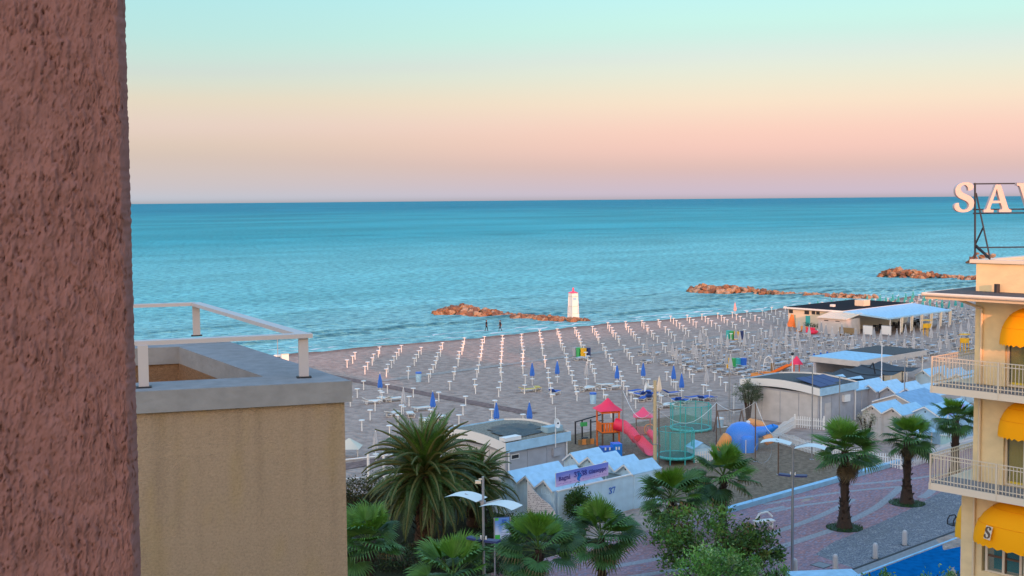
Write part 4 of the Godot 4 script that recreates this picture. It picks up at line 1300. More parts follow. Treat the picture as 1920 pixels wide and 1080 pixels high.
func playground() -> void:
	var t := play_tower("play_tower", "orange and red play tower with a red tube slide on the brown sand", Vector3(7.662, 0.000, -98.195), 0.25, 1.0, mats.red, mats.orange)
	var tube_st := S()
	tube_st.set_smooth_group(1)
	var path := [Vector3(0.45, 1.95, 0.55), Vector3(0.95, 1.85, 0.95), Vector3(1.3, 1.55, 1.7), Vector3(1.5, 1.05, 2.6)]
	tube(tube_st, path, [0.52, 0.50, 0.42, 0.42], 14)
	put("tube_slide", done(tube_st), mats.red, t)
	var ch := S()
	ch.set_smooth_group(1)
	var run := [Vector3(1.5, 1.0, 2.6), Vector3(1.66, 0.62, 3.4), Vector3(1.8, 0.34, 4.1), Vector3(1.9, 0.3, 4.7)]
	for i in run.size() - 1:
		for j in 9:
			var f := func(p: Vector3, k: float, w: float) -> Vector3: return p + Vector3(cos(PI * k) * w, 0.42 - 0.62 * sin(PI * k), 0)
			quad(ch, f.call(run[i], j / 9.0, 0.42 + i * 0.05), f.call(run[i], (j + 1) / 9.0, 0.42 + i * 0.05), f.call(run[i + 1], (j + 1) / 9.0, 0.47 + i * 0.05), f.call(run[i + 1], j / 9.0, 0.47 + i * 0.05))
	put("slide_chute", done(ch), mats.pink, t)
	var t2 := play_tower("play_tower", "smaller pink-roofed play tower behind the grey net", Vector3(10.546, 0.000, -98.499), -0.1, 0.8, mats.pink, mat("dusty_pink", 0.45, 0.20, 0.20, 0.6))
	var ch2 := S()
	tube(ch2, [Vector3(0.5, 1.2, 0.5), Vector3(0.9, 0.9, 1.2), Vector3(1.1, 0.35, 2.0)], [0.3, 0.3, 0.28], 10)
	put("slide_chute", done(ch2), mats.pink, t2)
	var wh := S()
	for i in 14:
		var a := TAU * i / 14
		var b := TAU * (i + 1) / 14
		cyl(wh, Vector3(0.5, 1.5, 0.7) + Vector3(cos(a), sin(a), 0) * 0.42, Vector3(0.5, 1.5, 0.7) + Vector3(cos(b), sin(b), 0) * 0.42, 0.04, 0.04, 5, false)
	put("climbing_ring", done(wh), mats.soft_orange, t2)
	var sw := thing("monkey_bars", "dark climbing frame with a green board left of the orange tower", "climbing frame", Vector3(5.089, 0.000, -99.399), 0.32)
	for x in [0.0, 0.75, 1.35]:
		bx("post", Vector3(x, 0.95 + 0.0 * x, -0.4 * (1 if x == 0.75 else 0)), Vector3(0.10, 1.9 + (0.15 if x > 1 else 0.0), 0.10), mats.dark, sw)
	rod("top_bar", Vector3(0, 1.85, 0), Vector3(2.4, 2.25, -0.3), 0.05, mats.dark, sw)
	rod("top_bar", Vector3(1.35, 1.75, 0), Vector3(2.4, 1.85, 0.2), 0.04, mats.dark, sw)
	bx("board", Vector3(0.72, 1.62, 0.05), Vector3(0.6, 0.34, 0.05), mats.green, sw)
	for i in 4:
		bx("low_panel", Vector3(0.2 + i * 0.36, 0.22, 0.5), Vector3(0.33, 0.5, 0.06), mats.soft_orange if i % 2 else mats.wood, sw)
	bx("seat", Vector3(0.7, 0.55, 0.3), Vector3(0.5, 0.08, 0.3), mats.dark, sw)
	var ph := thing("play_house", "blue plastic toy house at the foot of the red slide", "toy house", Vector3(7.577, 0.000, -94.467), 0.2)
	bx("wall", Vector3(-0.35, 0.4, 0), Vector3(0.95, 0.8, 0.9), mats.blue, ph)
	bx("wall", Vector3(0.45, 0.52, 0), Vector3(0.7, 1.05, 0.9), mats.play_blue, ph)
	for x in [-0.55, -0.2, 0.33, 0.55]:
		bx("window", Vector3(x, 0.72, 0.46), Vector3(0.12, 0.22, 0.02), mats.white, ph)
	var cfg := [[Vector3(15.386, 0.000, -105.232), 1.72, 2.25, "large teal-netted trampoline at the back of the playground", 0.2], [Vector3(12.322, 0.000, -92.313), 1.4, 2.5, "teal-netted trampoline in front, next to the tall pale mast", 0.5]]
	for k in cfg:
		var tr := thing("trampoline", k[3], "trampoline", k[0], 0.0, "netted trampolines in the playground")
		var bed := S()
		cyl(bed, Vector3(0, k[4] + 0.06, 0), Vector3(0, k[4] + 0.08, 0), k[1] * 0.9, k[1] * 0.9, 24)
		put("jumping_mat", done(bed), mats.dark, tr)
		var pad := S()
		for i in 24:
			var a := TAU * i / 24
			var b := TAU * (i + 1) / 24
			cyl(pad, Vector3(cos(a), 0, sin(a)) * k[1] + Vector3(0, k[4], 0), Vector3(cos(b), 0, sin(b)) * k[1] + Vector3(0, k[4], 0), 0.12, 0.12, 6, false)
		put("edge_pad", done(pad), mats.teal, tr)
		var nt := S()
		for i in 24:
			var a := TAU * i / 24
			var b := TAU * (i + 1) / 24
			var u: Vector3 = Vector3(cos(a), 0, sin(a)) * k[1]
			var w: Vector3 = Vector3(cos(b), 0, sin(b)) * k[1]
			quad(nt, u + Vector3(0, k[4], 0), w + Vector3(0, k[4], 0), w + Vector3(0, k[2], 0), u + Vector3(0, k[2], 0))
		put("safety_net", done(nt), mats.teal_net, tr)
		for i in 8:
			var a := TAU * (i + 0.5) / 8
			var u: Vector3 = Vector3(cos(a), 0, sin(a)) * (k[1] + 0.06)
			rod("net_post", u, u + Vector3(0, k[2] + 0.05, 0), 0.045, mats.teal, tr)
		var rim := S()
		for i in 24:
			var a := TAU * i / 24
			var b := TAU * (i + 1) / 24
			cyl(rim, Vector3(cos(a), 0, sin(a)) * k[1] + Vector3(0, k[2], 0), Vector3(cos(b), 0, sin(b)) * k[1] + Vector3(0, k[2], 0), 0.025, 0.025, 5, false)
		put("net_rim", done(rim), mats.teal, tr)
	var wh2 := thing("toy_cottage", "white toy cottage with a picket front beside the front trampoline", "toy house", Vector3(14.400, 0.000, -92.610), 0.35)
	bx("wall", Vector3(0, 0.5, -0.5), Vector3(1.5, 1.0, 1.2), mats.white_wall, wh2)
	var rr := S()
	for s in [-1, 1]:
		quad(rr, Vector3(-0.85 * s, 0.98, 0.2), Vector3(0, 1.45, 0.2), Vector3(0, 1.45, -1.2), Vector3(-0.85 * s, 0.98, -1.2))
	tri(rr, Vector3(-0.8, 0.98, 0.12), Vector3(0.8, 0.98, 0.12), Vector3(0, 1.42, 0.12))
	put("roof", done(rr), mats.roof_white, wh2)
	for i in 9:
		bx("picket", Vector3(-0.8 + i * 0.2, 0.42, 0.5), Vector3(0.09, 0.84, 0.03), mats.white, wh2)
	bx("picket_rail", Vector3(0, 0.6, 0.47), Vector3(1.8, 0.06, 0.03), mats.white, wh2)
	var fr := thing("swing_frame", "brown swing frame between the back trampoline and the blue dome", "swing frame", Vector3(17.437, 0.000, -103.670), 0.3)
	for x in [0.0, 2.3]:
		for s in [-1, 1]:
			rod("leg", Vector3(x, 0, 0.7 * s), Vector3(x, 1.9, 0), 0.06, mats.brown, fr)
	rod("top_bar", Vector3(-0.1, 1.9, 0), Vector3(2.4, 1.9, 0), 0.06, mats.brown, fr)
	for x in [0.7, 1.5]:
		for d in [-0.18, 0.18]:
			rod("rope", Vector3(x + d, 0.5, 0), Vector3(x + d, 1.9, 0), 0.015, mats.steel, fr)
		bx("seat", Vector3(x, 0.5, 0), Vector3(0.45, 0.04, 0.2), mats.white, fr)
	var wl := thing("climbing_dome", "shiny blue climbing dome with orange tunnels and a raised fin", "climbing dome", Vector3(18.217, 0.000, -96.877), 0.0)
	var dome := S()
	lathe(dome, [Vector2(1.28, 0.0), Vector2(1.36, 0.5), Vector2(1.33, 1.1), Vector2(1.15, 1.6), Vector2(0.8, 1.98), Vector2(0.4, 2.15), Vector2(0.0, 2.2)], 22)
	put("dome", done(dome), mats.play_blue, wl)
	var hood := S()
	lathe(hood, [Vector2(0.62, 0.0), Vector2(0.60, 1.0), Vector2(0.5, 1.25), Vector2(0.0, 1.34)], 14, Vector3(0.25, 0, 1.15))
	put("entrance_hood", done(hood), mats.play_blue, wl)
	rod("pole", Vector3(0.0, 0, 1.85), Vector3(0.0, 1.1, 1.85), 0.03, mats.white, wl)
	var arm := S()
	arm.set_smooth_group(1)
	tube(arm, [Vector3(1.0, 1.3, 0), Vector3(1.9, 1.45, 0.1), Vector3(2.5, 1.75, 0.1), Vector3(2.9, 1.82, 0.1)], [0.5, 0.42, 0.3, 0.1], 12)
	put("fin", done(arm), mats.play_blue, wl)
	for k in [[Vector3(-1.75, 0.1, 0.5), Vector3(-1.15, 1.15, 0.6), 0.5], [Vector3(0.75, 2.05, -0.7), Vector3(1.85, 1.75, -0.6), 0.36], [Vector3(1.75, 0.75, 0.4), Vector3(2.35, 0.95, 0.4), 0.42]]:
		var o := S()
		o.set_smooth_group(1)
		var d: Vector3 = k[1] - k[0]
		tube(o, [k[0] - d * 0.12, k[0], k[0] + d * 0.3, k[0] + d * 0.7, k[1], k[1] + d * 0.12], [k[2] * 0.55, k[2] * 0.92, k[2], k[2], k[2] * 0.92, k[2] * 0.55], 14)
		put("tunnel", done(o), mats.soft_orange, wl)
	var eye := SphereMesh.new()
	put("knob", eye, mats.white, wl, Transform3D(Basis.from_scale(Vector3.ONE * 0.36), Vector3(0.62, 2.05, -0.45)))
	var hoop := thing("rope_hoop", "thin grey play hoop standing on the sand under the lamp wing", "hoop", Vector3(18.856, 0.000, -91.660), 0.5)
	var hs := S()
	for i in 20:
		var a := TAU * i / 20
		var b := TAU * (i + 1) / 20
		cyl(hs, Vector3(cos(a), 1 + sin(a), 0) * 0.85, Vector3(cos(b), 1 + sin(b), 0) * 0.85, 0.02, 0.02, 5, false)
	put("hoop_ring", done(hs), mats.steel, hoop)
	var big := thing("waste_bin", "pale grey bin behind the swing frame", "bin", Vector3(18.078, 0.000, -106.103))
	bin_shape(big, mats.roof_white, mats.white, 0.9)


func bin_shape(r: Node3D, body: Material, lid: Material, h := 1.0) -> void:
	var st := S()
	cyl(st, Vector3.ZERO, Vector3(0, h * 0.86, 0), 0.27, 0.33, 12)
	put("body", done(st), body, r)
	var l := S()
	cyl(l, Vector3(0, h * 0.86, 0), Vector3(0, h, 0), 0.36, 0.33, 12)
	put("lid", done(l), lid, r)


func far_playground() -> void:
	var fr := thing("play_climber", "blue post playground frame beyond the dark pavilion roof", "climbing frame", B(62.6, 19.2), TURN)
	for x in [0.0, 1.3, 2.6]:
		for z in [0.0, 1.5, 3.2]:
			bx("post", Vector3(x, 1.3, z), Vector3(0.15, 2.6, 0.15), mats.blue, fr)
	for z in [0.75, 2.3]:
		bx("panel", Vector3(0, 0.9, z), Vector3(0.06, 1.2, 1.2), mats.play_blue, fr)
		bx("panel", Vector3(2.6, 0.9, z), Vector3(0.06, 1.2, 1.2), mats.blue, fr)
	bx("deck", Vector3(1.3, 1.1, 1.6), Vector3(2.6, 0.1, 3.2), mats.navy, fr)
	var sl := thing("orange_slide", "low orange slide left of the blue post frame", "slide", B(60.4, 22.6), TURN)
	var st := S()
	cub(st, Vector3(0, 0.75, 0.6), Vector3(0.7, 0.08, 2.6), Basis.from_euler(Vector3(-0.45, 0, 0)))
	put("chute", done(st), mats.soft_orange, sl)
	for s in [-0.34, 0.34]:
		bx("side_wall", Vector3(s, 0.86, 0.6), Vector3(0.05, 0.3, 2.6), mats.orange, sl, Basis.from_euler(Vector3(-0.45, 0, 0)))
	bx("ladder", Vector3(0, 0.7, -0.6), Vector3(0.6, 1.4, 0.08), mats.wood, sl)
	var sb := thing("sand_box", "orange wooden sandbox in front of the white ladder", "sandbox", B(58.4, 22.6), TURN)
	for k in [[0, 1.2, 2.4, 0.1], [0, -1.2, 2.4, 0.1], [1.2, 0, 0.1, 2.4], [-1.2, 0, 0.1, 2.4]]:
		bx("plank", Vector3(k[0], 0.25, k[1]), Vector3(k[2], 0.5, k[3]), mats.soft_orange, sb)
	var rd := thing("red_play_roof", "small red play roof between the slide and the blue frame", "toy house", B(61.6, 20.8), TURN)
	var rs := S()
	cyl(rs, Vector3(0, 1.4, 0), Vector3(0, 2.3, 0), 0.9, 0.05, 4)
	put("roof", done(rs), mats.red, rd)
	for s in [-0.5, 0.5]:
		rod("post", Vector3(s, 0, 0), Vector3(s, 1.5, 0), 0.06, mats.orange, rd)
	var af := thing("ladder_arch", "white arched ladder standing left of the orange slide", "ladder", Vector3(28.834, 0.000, -137.512), 0.2)
	for s in [-0.5, 0.5]:
		var a := S()
		tube(a, [Vector3(s * 1.4, 0, 0), Vector3(s * 1.1, 1.2, 0), Vector3(s * 0.8, 1.9, 0), Vector3(s * 0.2, 2.15, 0), Vector3(0, 2.17, 0)], [0.05, 0.05, 0.05, 0.05, 0.05], 6)
		put("rail", done(a), mats.white, af)
	for y in [0.5, 1.0, 1.5]:
		rod("rung", Vector3(-0.55, y, 0), Vector3(0.55, y, 0), 0.03, mats.white, af)
	var yb := thing("yellow_board", "tall yellow advertising board right of the blue post frame", "sign", Vector3(38.900, -0.000, -136.883), TURN)
	bx("board", Vector3(0, 1.1, 0), Vector3(0.8, 1.9, 0.06), mats.yellow, yb)
	bx("print", Vector3(0.05, 1.2, 0.04), Vector3(0.4, 0.9, 0.01), mats.soft_orange, yb)
	for s in [-0.35, 0.35]:
		rod("post", Vector3(s, 0, -0.05), Vector3(s, 2.1, -0.05), 0.03, mats.white, yb)
	var yc := thing("yellow_bin", "yellow bin beneath the snack bar seen through the hotel balcony", "bin", B(58.6, 8.0), TURN)
	bin_shape(yc, mats.yellow, mats.yellow, 1.2)


func fences_and_masts() -> void:
	var runs := [[[Vector3(21.262, 0.000, -99.780), Vector3(23.853, 0.000, -93.377), Vector3(28.525, 0.000, -89.052), Vector3(31.118, 0.000, -91.149)], "white picket fence along the sand behind the promenade palms"], [[Vector3(21.357, 0.000, -100.225), Vector3(24.536, 0.000, -105.793), Vector3(26.812, 0.000, -104.688)], "white picket fence in front of the larger pavilion"], [[B(29.4, -12.3), B(40, -12.2)], "white picket fence behind the palm beside the hotel balcony"]]
	for L in runs:
		var f := thing("picket_fence", L[1], "fence", L[0][0], 0.0, "white picket fences")
		for i in L[0].size() - 1:
			var p: Vector3 = L[0][i] - L[0][0]
			var q: Vector3 = L[0][i + 1] - L[0][0]
			var d := (q - p).normalized()
			var n := int(p.distance_to(q) / 0.19)
			var bas := Basis.looking_at(d)
			for k in n:
				bx("picket", p.lerp(q, (k + 0.5) / n) + Vector3(0, 0.5 + 0.05 * sin(k * 0.5), 0), Vector3(0.025, 1.0, 0.085), mats.white, f, bas)
			for y in [0.3, 0.75]:
				bx("rail", (p + q) / 2 + Vector3(0, y, 0) + bas.x * 0.03, Vector3(0.03, 0.07, p.distance_to(q)), mats.white, f, bas)
			bx("post", q + Vector3(0, 0.6, 0), Vector3(0.12, 1.2, 0.12), mats.white, f, bas)
	var rf := thing("rail_fence", "white post and rail fence behind the big feather palm", "fence", Vector3(-12.148, 0.000, -85.211), 0.1)
	for x in [0.0, 1.9, 3.0, 4.6]:
		rod("post", Vector3(x, 0, -0.3 * x), Vector3(x, 2.2, -0.3 * x), 0.10, mats.white, rf)
	rod("rail", Vector3(-1, 1.85, 0.3), Vector3(4.8, 1.95, -1.44), 0.06, mats.white, rf)
	rod("rail", Vector3(-1, 0.5, 0.3), Vector3(4.8, 0.5, -1.44), 0.05, mats.white, rf)
	var pt := thing("pale_tent", "small pale tent top behind the fence left of the feather palm", "tent", Vector3(-12.812, 0.000, -94.539), TURN)
	var ts := S()
	cyl(ts, Vector3(0, 0.9, 0), Vector3(0, 1.6, 0), 1.3, 0.1, 4)
	put("roof", done(ts), mats.off_white, pt)
	for s in [-0.8, 0.8]:
		rod("post", Vector3(s, 0, 0), Vector3(s, 1.0, 0), 0.04, mats.white, pt)
	# masts
	var hm := thing("loudspeaker_mast", "tall pale timber mast with a white horn loudspeaker beside the netted playground", "mast", Vector3(10.296, 0.000, -88.195))
	var ms := S()
	cyl(ms, Vector3.ZERO, Vector3(0, 6.9, 0), 0.15, 0.12, 10)
	put("pole", done(ms), mat("pale_timber", 0.50, 0.40, 0.24, 0.8), hm)
	var hn := S()
	lathe(hn, [Vector2(0.07, 0.0), Vector2(0.09, 0.25), Vector2(0.2, 0.45), Vector2(0.4, 0.6)], 14)
	put("horn", done(hn), mats.white, hm, Transform3D(Basis.from_euler(Vector3(0.35, 0, 1.35)), Vector3(-0.1, 6.35, 0.05)))
	bx("bracket", Vector3(-0.1, 6.5, 0), Vector3(0.5, 0.06, 0.06), mats.white, hm)
	for y in [1.0, 2.2]:
		var bs := S()
		cyl(bs, Vector3(0, y, 0), Vector3(0, y + 0.06, 0), 0.17, 0.17, 10)
		put("strap", done(bs), mats.steel, hm)
	var masts := [[Vector3(19.411, 0.000, -109.150), 4.7, "steel", "thin grey mast left of the olive tree", "mast"], [Vector3(22.810, 0.000, -92.641), 7.2, "steel", "tall grey mast in front of the larger pavilion's corner", "mast"], [Vector3(25.177, 0.000, -93.715), 6.2, "steel", "grey mast rising between the two left promenade palms and pavilion", "mast"], [Vector3(35.056, 0.000, -115.725), 6.2, "white", "white mast standing among the far hut roofs", "flagpole"], [Vector3(34.730, 0.000, -107.865), 5.8, "steel", "grey mast between blue hut roofs left of the hotel", "mast"], [Vector3(26.948, 0.000, -117.376), 5.0, "white", "pale mast with a dark ball top behind the pavilion roof", "mast"], [Vector3(20.583, 0.000, -113.242), 2.6, "white", "short white post beside the olive tree", "post"], [Vector3(22.251, 0.000, -112.871), 3.2, "white", "white post between the olive tree and pavilion wall", "post"]]
	for m in masts:
		var o := thing("mast", m[3], m[4], m[0])
		var ball: bool = "ball" in m[3]
		rod("pole", Vector3.ZERO, Vector3(0, m[1], 0), 0.055, mats[m[2]], o, 0.045)
		if m[4] == "mast":
			bx("foot_plate", Vector3(0, 0.02, 0), Vector3(0.3, 0.04, 0.3), mats.steel, o)
			var cp := SphereMesh.new()
			cp.radius = 0.16 if ball else 0.07
			cp.height = cp.radius * 2
			cp.radial_segments = 10
			cp.rings = 6
			put("finial", cp, mats.dark if ball else mats.steel, o, Transform3D(Basis(), Vector3(0, m[1], 0)))
		elif m[4] == "post":
			bx("arm", Vector3(0.35, m[1] - 0.05, 0), Vector3(0.8, 0.06, 0.06), mats.white, o)
		else:
			bx("bracket", Vector3(0.1, m[1] - 0.3, 0), Vector3(0.3, 0.05, 0.05), mats.white, o)
	var nets := [[Vector3(8.639, 0.000, -95.633), 5.0], [Vector3(10.482, 0.000, -89.786), 4.6], [Vector3(16.369, 0.000, -97.809), 3.6], [Vector3(18.370, 0.000, -92.060), 4.6], [Vector3(19.160, 0.000, -87.667), 2.8]]
	for i in nets.size():
		var o := thing("net_post", "thin brown playground net post, %s from the left" % ordinal(i + 1), "post", nets[i][0], 0.0, "posts that hold the playground net")
		if i == 1:
			o.position += Vector3(0.28, 0, 0.1)
		rod("pole", Vector3.ZERO, Vector3(0, nets[i][1], 0), 0.045, mats.steel if i == 0 else mats.brown, o)
		bx("foot_plate", Vector3(0, 0.02, 0), Vector3(0.25, 0.04, 0.25), mats.steel, o)
	var nt := thing("ball_net", "fine grey ball net hanging in front of the playground", "net", nets[0][0])
	for i in nets.size() - 1:
		var p: Vector3 = nets[i][0] - nt.position
		var q: Vector3 = nets[i + 1][0] - nt.position
		var st := S()
		var edge := S()
		for k in 10:
			var f := func(t: float) -> float: return lerpf(nets[i][1], nets[i + 1][1], t) - 1.4 * sin(PI * t) * (1.0 if i < 2 else 0.5)
			var u := p.lerp(q, k / 10.0)
			var w := p.lerp(q, (k + 1) / 10.0)
			quad(st, u, w, w + Vector3(0, f.call((k + 1) / 10.0), 0), u + Vector3(0, f.call(k / 10.0), 0))
			cyl(edge, u + Vector3(0, f.call(k / 10.0), 0), w + Vector3(0, f.call((k + 1) / 10.0), 0), 0.018, 0.018, 5, false)
		put("net_panel", done(st), mats.grey_net, nt)
		put("edge_rope", done(edge), mats.white, nt)


# ---------------------------------------------------------------- promenade

func wing_lamp(label: String, at: Vector3, tilt: float, pole_top: float, up := 0.0) -> void:
	var r := thing("wing_lamp", label, "street lamp", at, tilt, "street lamps with two white reflector wings")
	rod("pole", Vector3(0, -up, 0), Vector3(0, 4.0, 0), 0.075, mats.steel, r)
	bx("base_plate", Vector3(0, 0.02 - up, 0), Vector3(0.4, 0.04, 0.4), mats.steel, r)
	rod("pole", Vector3(0, 4.0, 0), Vector3(0, pole_top, 0), 0.055, mats.steel, r)
	for s in [-1, 1]:
		var st := S()
		st.set_smooth_group(1)
		for i in 8:
			for j in 3:
				var p := func(u: float, v: float) -> Vector3: return Vector3(s * (0.12 + u * 1.55), 6.75 + 0.22 * sin(u * PI * 0.8) - 0.10 * u + (0.0 if s < 0 else -0.12), (v - 0.5) * 0.95 + (0.10 if s > 0 else -0.1))
				quad(st, p.call(i / 8.0, j / 3.0), p.call((i + 1) / 8.0, j / 3.0), p.call((i + 1) / 8.0, (j + 1) / 3.0), p.call(i / 8.0, (j + 1) / 3.0))
		put("reflector_wing", done(st), mat("lamp_white", 0.62, 0.68, 0.69, 0.5), r)
		rod("wing_arm", Vector3(0, 6.62, 0), Vector3(s * 0.9, 6.93, 0.05 * s), 0.025, mats.steel, r)
		bx("floodlight", Vector3(s * 0.42, 5.1, 0.0), Vector3(0.62, 0.09, 0.36), mats.navy, r, Basis.from_euler(Vector3(0, 0, s * 0.05)))
		bx("light_bracket", Vector3(s * 0.12, 5.18, 0), Vector3(0.05, 0.18, 0.05), mats.white, r)
	bx("joint", Vector3(0, 6.65, 0), Vector3(0.16, 0.2, 0.16), mats.steel, r)


func street_things() -> void:
	wing_lamp("right street lamp with two curved white wings and blue floodlights on the pink paving", Vector3(14.670, -0.091, -63.600) * Vector3(1, 0, 1) + Vector3(0, 0.35, 0), -0.35, 6.75, 0.35)
	wing_lamp("left street lamp with two curved white wings among the palms and info board", Vector3(-1.27, 0.87, -50.0), -0.5, 7.75, 0.87)
	var cm := thing("camera_arm", "small pale camera on top of the left winged lamp pole", "camera", Vector3(-1.27, 8.6, -50.0))
	bx("housing", Vector3(-0.2, -0.2, 0), Vector3(0.24, 0.12, 0.12), mats.off_white, cm)
	bx("bracket", Vector3(-0.08, -0.08, 0), Vector3(0.2, 0.05, 0.05), mats.off_white, cm)
	var bd := thing("info_board", "blue and white information board with a green corner behind the left lamp", "sign", Vector3(-0.62, 0, -62.0), 0.25)
	var im := Image.create(64, 96, false, Image.FORMAT_RGB8)
	for y in 96:
		for x in 64:
			im.set_pixel(x, y, Color(0.36, 0.55, 0.85).lerp(Color(0.75, 0.82, 0.92), smoothstep(10, 60, y + 8 * sin(x * 0.2))))
	im.fill_rect(Rect2i(0, 58, 22, 38), Color(0.25, 0.68, 0.28))
	im.fill_rect(Rect2i(0, 0, 16, 9), Color(0.35, 0.70, 0.35))
	im.fill_rect(Rect2i(30, 6, 22, 16), Color(0.15, 0.32, 0.75))
	for i in 5:
		im.fill_rect(Rect2i(27, 50 + i * 6, 30 - i * 3, 2), Color(0.5, 0.58, 0.75))
	var pm := mat("board_print", 1, 1, 1, 0.5)
	pm.albedo_texture = ImageTexture.create_from_image(im)
	var q := S()
	uvquad(q, Vector3(-0.38, 2.3, 0.04), Vector3(0.38, 2.3, 0.04), Vector3(0.38, 3.75, 0.04), Vector3(-0.38, 3.75, 0.04))
	put("print", done(q), pm, bd)
	bx("panel", Vector3(0, 3.02, 0), Vector3(0.8, 1.5, 0.07), mats.navy, bd)
	for x in [-0.4, 0.44]:
		rod("post", Vector3(x, 0, 0), Vector3(x, 3.75, 0), 0.045, mats.steel, bd)
	var posts := [[Vector3(14.891, 0.000, -63.948), "front left, beside the right lamp pole"], [Vector3(17.251, 0.000, -64.727), "second from the lamp pole"], [Vector3(20.019, 0.000, -66.809), "at the blue lane's kerb, left of the last"], [Vector3(22.466, 0.000, -69.371), "at the kerb nearest the hotel"]]
	var proto: Node3D
	for i in 4:
		if i == 0:
			proto = thing("bollard", "white round-topped bollard, " + posts[0][1], "bollard", posts[0][0], 0.0, "white bollards along the promenade edge")
			var st := S()
			lathe(st, [Vector2(0.15, 0), Vector2(0.145, 0.72), Vector2(0.12, 0.82), Vector2(0.07, 0.88), Vector2(0, 0.9)], 14)
			put("shaft", done(st), grain(mat("bollard_white", 0.60, 0.58, 0.60, 0.7), 0.8, 0.03, 0.6), proto)
			bx("base_plate", Vector3(0, 0.012, 0), Vector3(0.42, 0.024, 0.42), mats.dark, proto)
		else:
			dup(proto, "white round-topped bollard, " + posts[i][1], posts[i][0], 0.0)
	var hoop := thing("bike_rack", "black hooped bicycle rack by the hotel corner", "bicycle rack", Vector3(26.998, 0.000, -73.393), 0.4)
	for z in [0.0, -0.5]:
		var st := S()
		tube(st, [Vector3(-0.35, 0, z), Vector3(-0.35, 0.35, z), Vector3(-0.2, 0.55, z), Vector3(0.2, 0.55, z), Vector3(0.35, 0.35, z), Vector3(0.35, 0, z)], [0.04, 0.04, 0.04, 0.04, 0.04, 0.04], 7)
		put("rack_hoop", done(st), mats.dark, hoop)
	bx("rack_bar", Vector3(0, 0.03, -0.25), Vector3(0.75, 0.05, 0.6), mats.dark, hoop)
	var kio := thing("white_kiosk", "white pitched kiosk roof at the bottom edge among the shrub tops", "kiosk", B(-4.3, -28.6) + Vector3(-1.3, -0.12, 0), 0.1)
	bx("wall", Vector3(0, 1.2, 0), Vector3(2.6, 2.4, 2.6), mats.white_wall, kio)
	var ks := S()
	cyl(ks, Vector3(0, 2.35, 0), Vector3(0, 2.75, 0), 2.4, 0.1, 4)
	put("roof", done(ks), mats.roof_white, kio, Transform3D(Basis.from_euler(Vector3(0, PI / 4, 0)), Vector3.ZERO))
	var cab := thing("teal_cabinet", "pale teal cabinet behind the rightmost promenade palm", "cabinet", Vector3(34.796, 0.000, -96.147), TURN)
	bx("body", Vector3(0, 0.6, 0), Vector3(2.2, 1.2, 0.8), mat("pale_teal", 0.36, 0.56, 0.56, 0.6), cab)
	bx("lid", Vector3(0, 1.23, 0), Vector3(2.3, 0.06, 0.9), mats.white, cab)
	var tent := thing("pale_tent", "pale grey tent roof behind the middle promenade palm", "tent", Vector3(32.655, 0.000, -97.086), TURN)
	var ts := S()
	cyl(ts, Vector3(0, 1.4, 0), Vector3(0, 2.1, 0), 1.5, 0.1, 4)
	put("roof", done(ts), mats.roof_white, tent)
	for s in [-0.9, 0.9]:
		rod("post", Vector3(s, 0, 0.4), Vector3(s, 1.45, 0.4), 0.05, mats.white, tent)
	var hatch := thing("manhole_cover", "square drain cover in the paving by the second bollard", "drain cover", Vector3(16.728, 0.000, -65.612) + Vector3(0, 0.02, 0), TURN)
	bx("lid", Vector3(0, 0.006, 0), Vector3(0.8, 0.012, 0.8), mats.concrete, hatch)
	bx("frame", Vector3(0, 0.004, 0), Vector3(0.92, 0.008, 0.92), mats.dark, hatch)
	var bench := thing("curved_seat", "white curved seat half hidden by the oleander on the promenade", "bench", Vector3(15.167, 0.000, -73.301), 0.3)
	var cs := S()
	tube(cs, [Vector3(-0.6, 0, 0), Vector3(-0.6, 0.45, 0), Vector3(-0.2, 0.85, -0.2), Vector3(0.4, 0.9, -0.3), Vector3(0.7, 0.6, -0.2)], [0.07, 0.07, 0.06, 0.06, 0.05], 8)
	put("frame", done(cs), mats.white, bench)
	bx("seat", Vector3(0, 0.45, 0), Vector3(1.3, 0.08, 0.5), mats.white, bench)
	bx("leg", Vector3(0.5, 0.22, 0), Vector3(0.07, 0.44, 0.4), mats.white, bench)


# ---------------------------------------------------------------- things on the sand

func stand_mesh_pair() -> Array:
	var p := S()
	cyl(p, Vector3.ZERO, Vector3(0, 0.92, 0), 0.06, 0.05, 7)
	var t := S()
	cyl(t, Vector3(0, 0.92, 0), Vector3(0, 0.98, 0), 0.27, 0.27, 10)
	return [done(p), done(t)]


func parasol(label: String, at: Vector3, m: Material, group: String, h := 2.15) -> Node3D:
	var r := thing("closed_parasol", label, "parasol", at, 0.0, group)
	rod("pole", Vector3.ZERO, Vector3(0, h + 0.05, 0), 0.035, mats.white, r, -1.0, 6)
	var st := S()
	var ribs := 8
	var prof := [[h - 1.55, 0.21], [h - 1.3, 0.27], [h - 0.75, 0.19], [h - 0.2, 0.07], [h, 0.02]]
	for k in prof.size() - 1:
		for i in ribs * 2:
			var f := func(q: Array, j: int) -> Vector3:
				var w: float = q[1] * (1.0 if j % 2 == 0 else 0.62)
				return Vector3(cos(TAU * j / (ribs * 2)) * w, q[0] + (0.1 if j % 2 and q[0] == prof[0][0] else 0.0), sin(TAU * j / (ribs * 2)) * w)
			quad(st, f.call(prof[k], i), f.call(prof[k], i + 1), f.call(prof[k + 1], i + 1), f.call(prof[k + 1], i))
	put("canopy", done(st), m, r)
	var t := S()
	cyl(t, Vector3(0, 0.66, 0), Vector3(0, 0.71, 0), 0.26, 0.26, 9)
	put("table_top", done(t), mats.white, r)
	return r


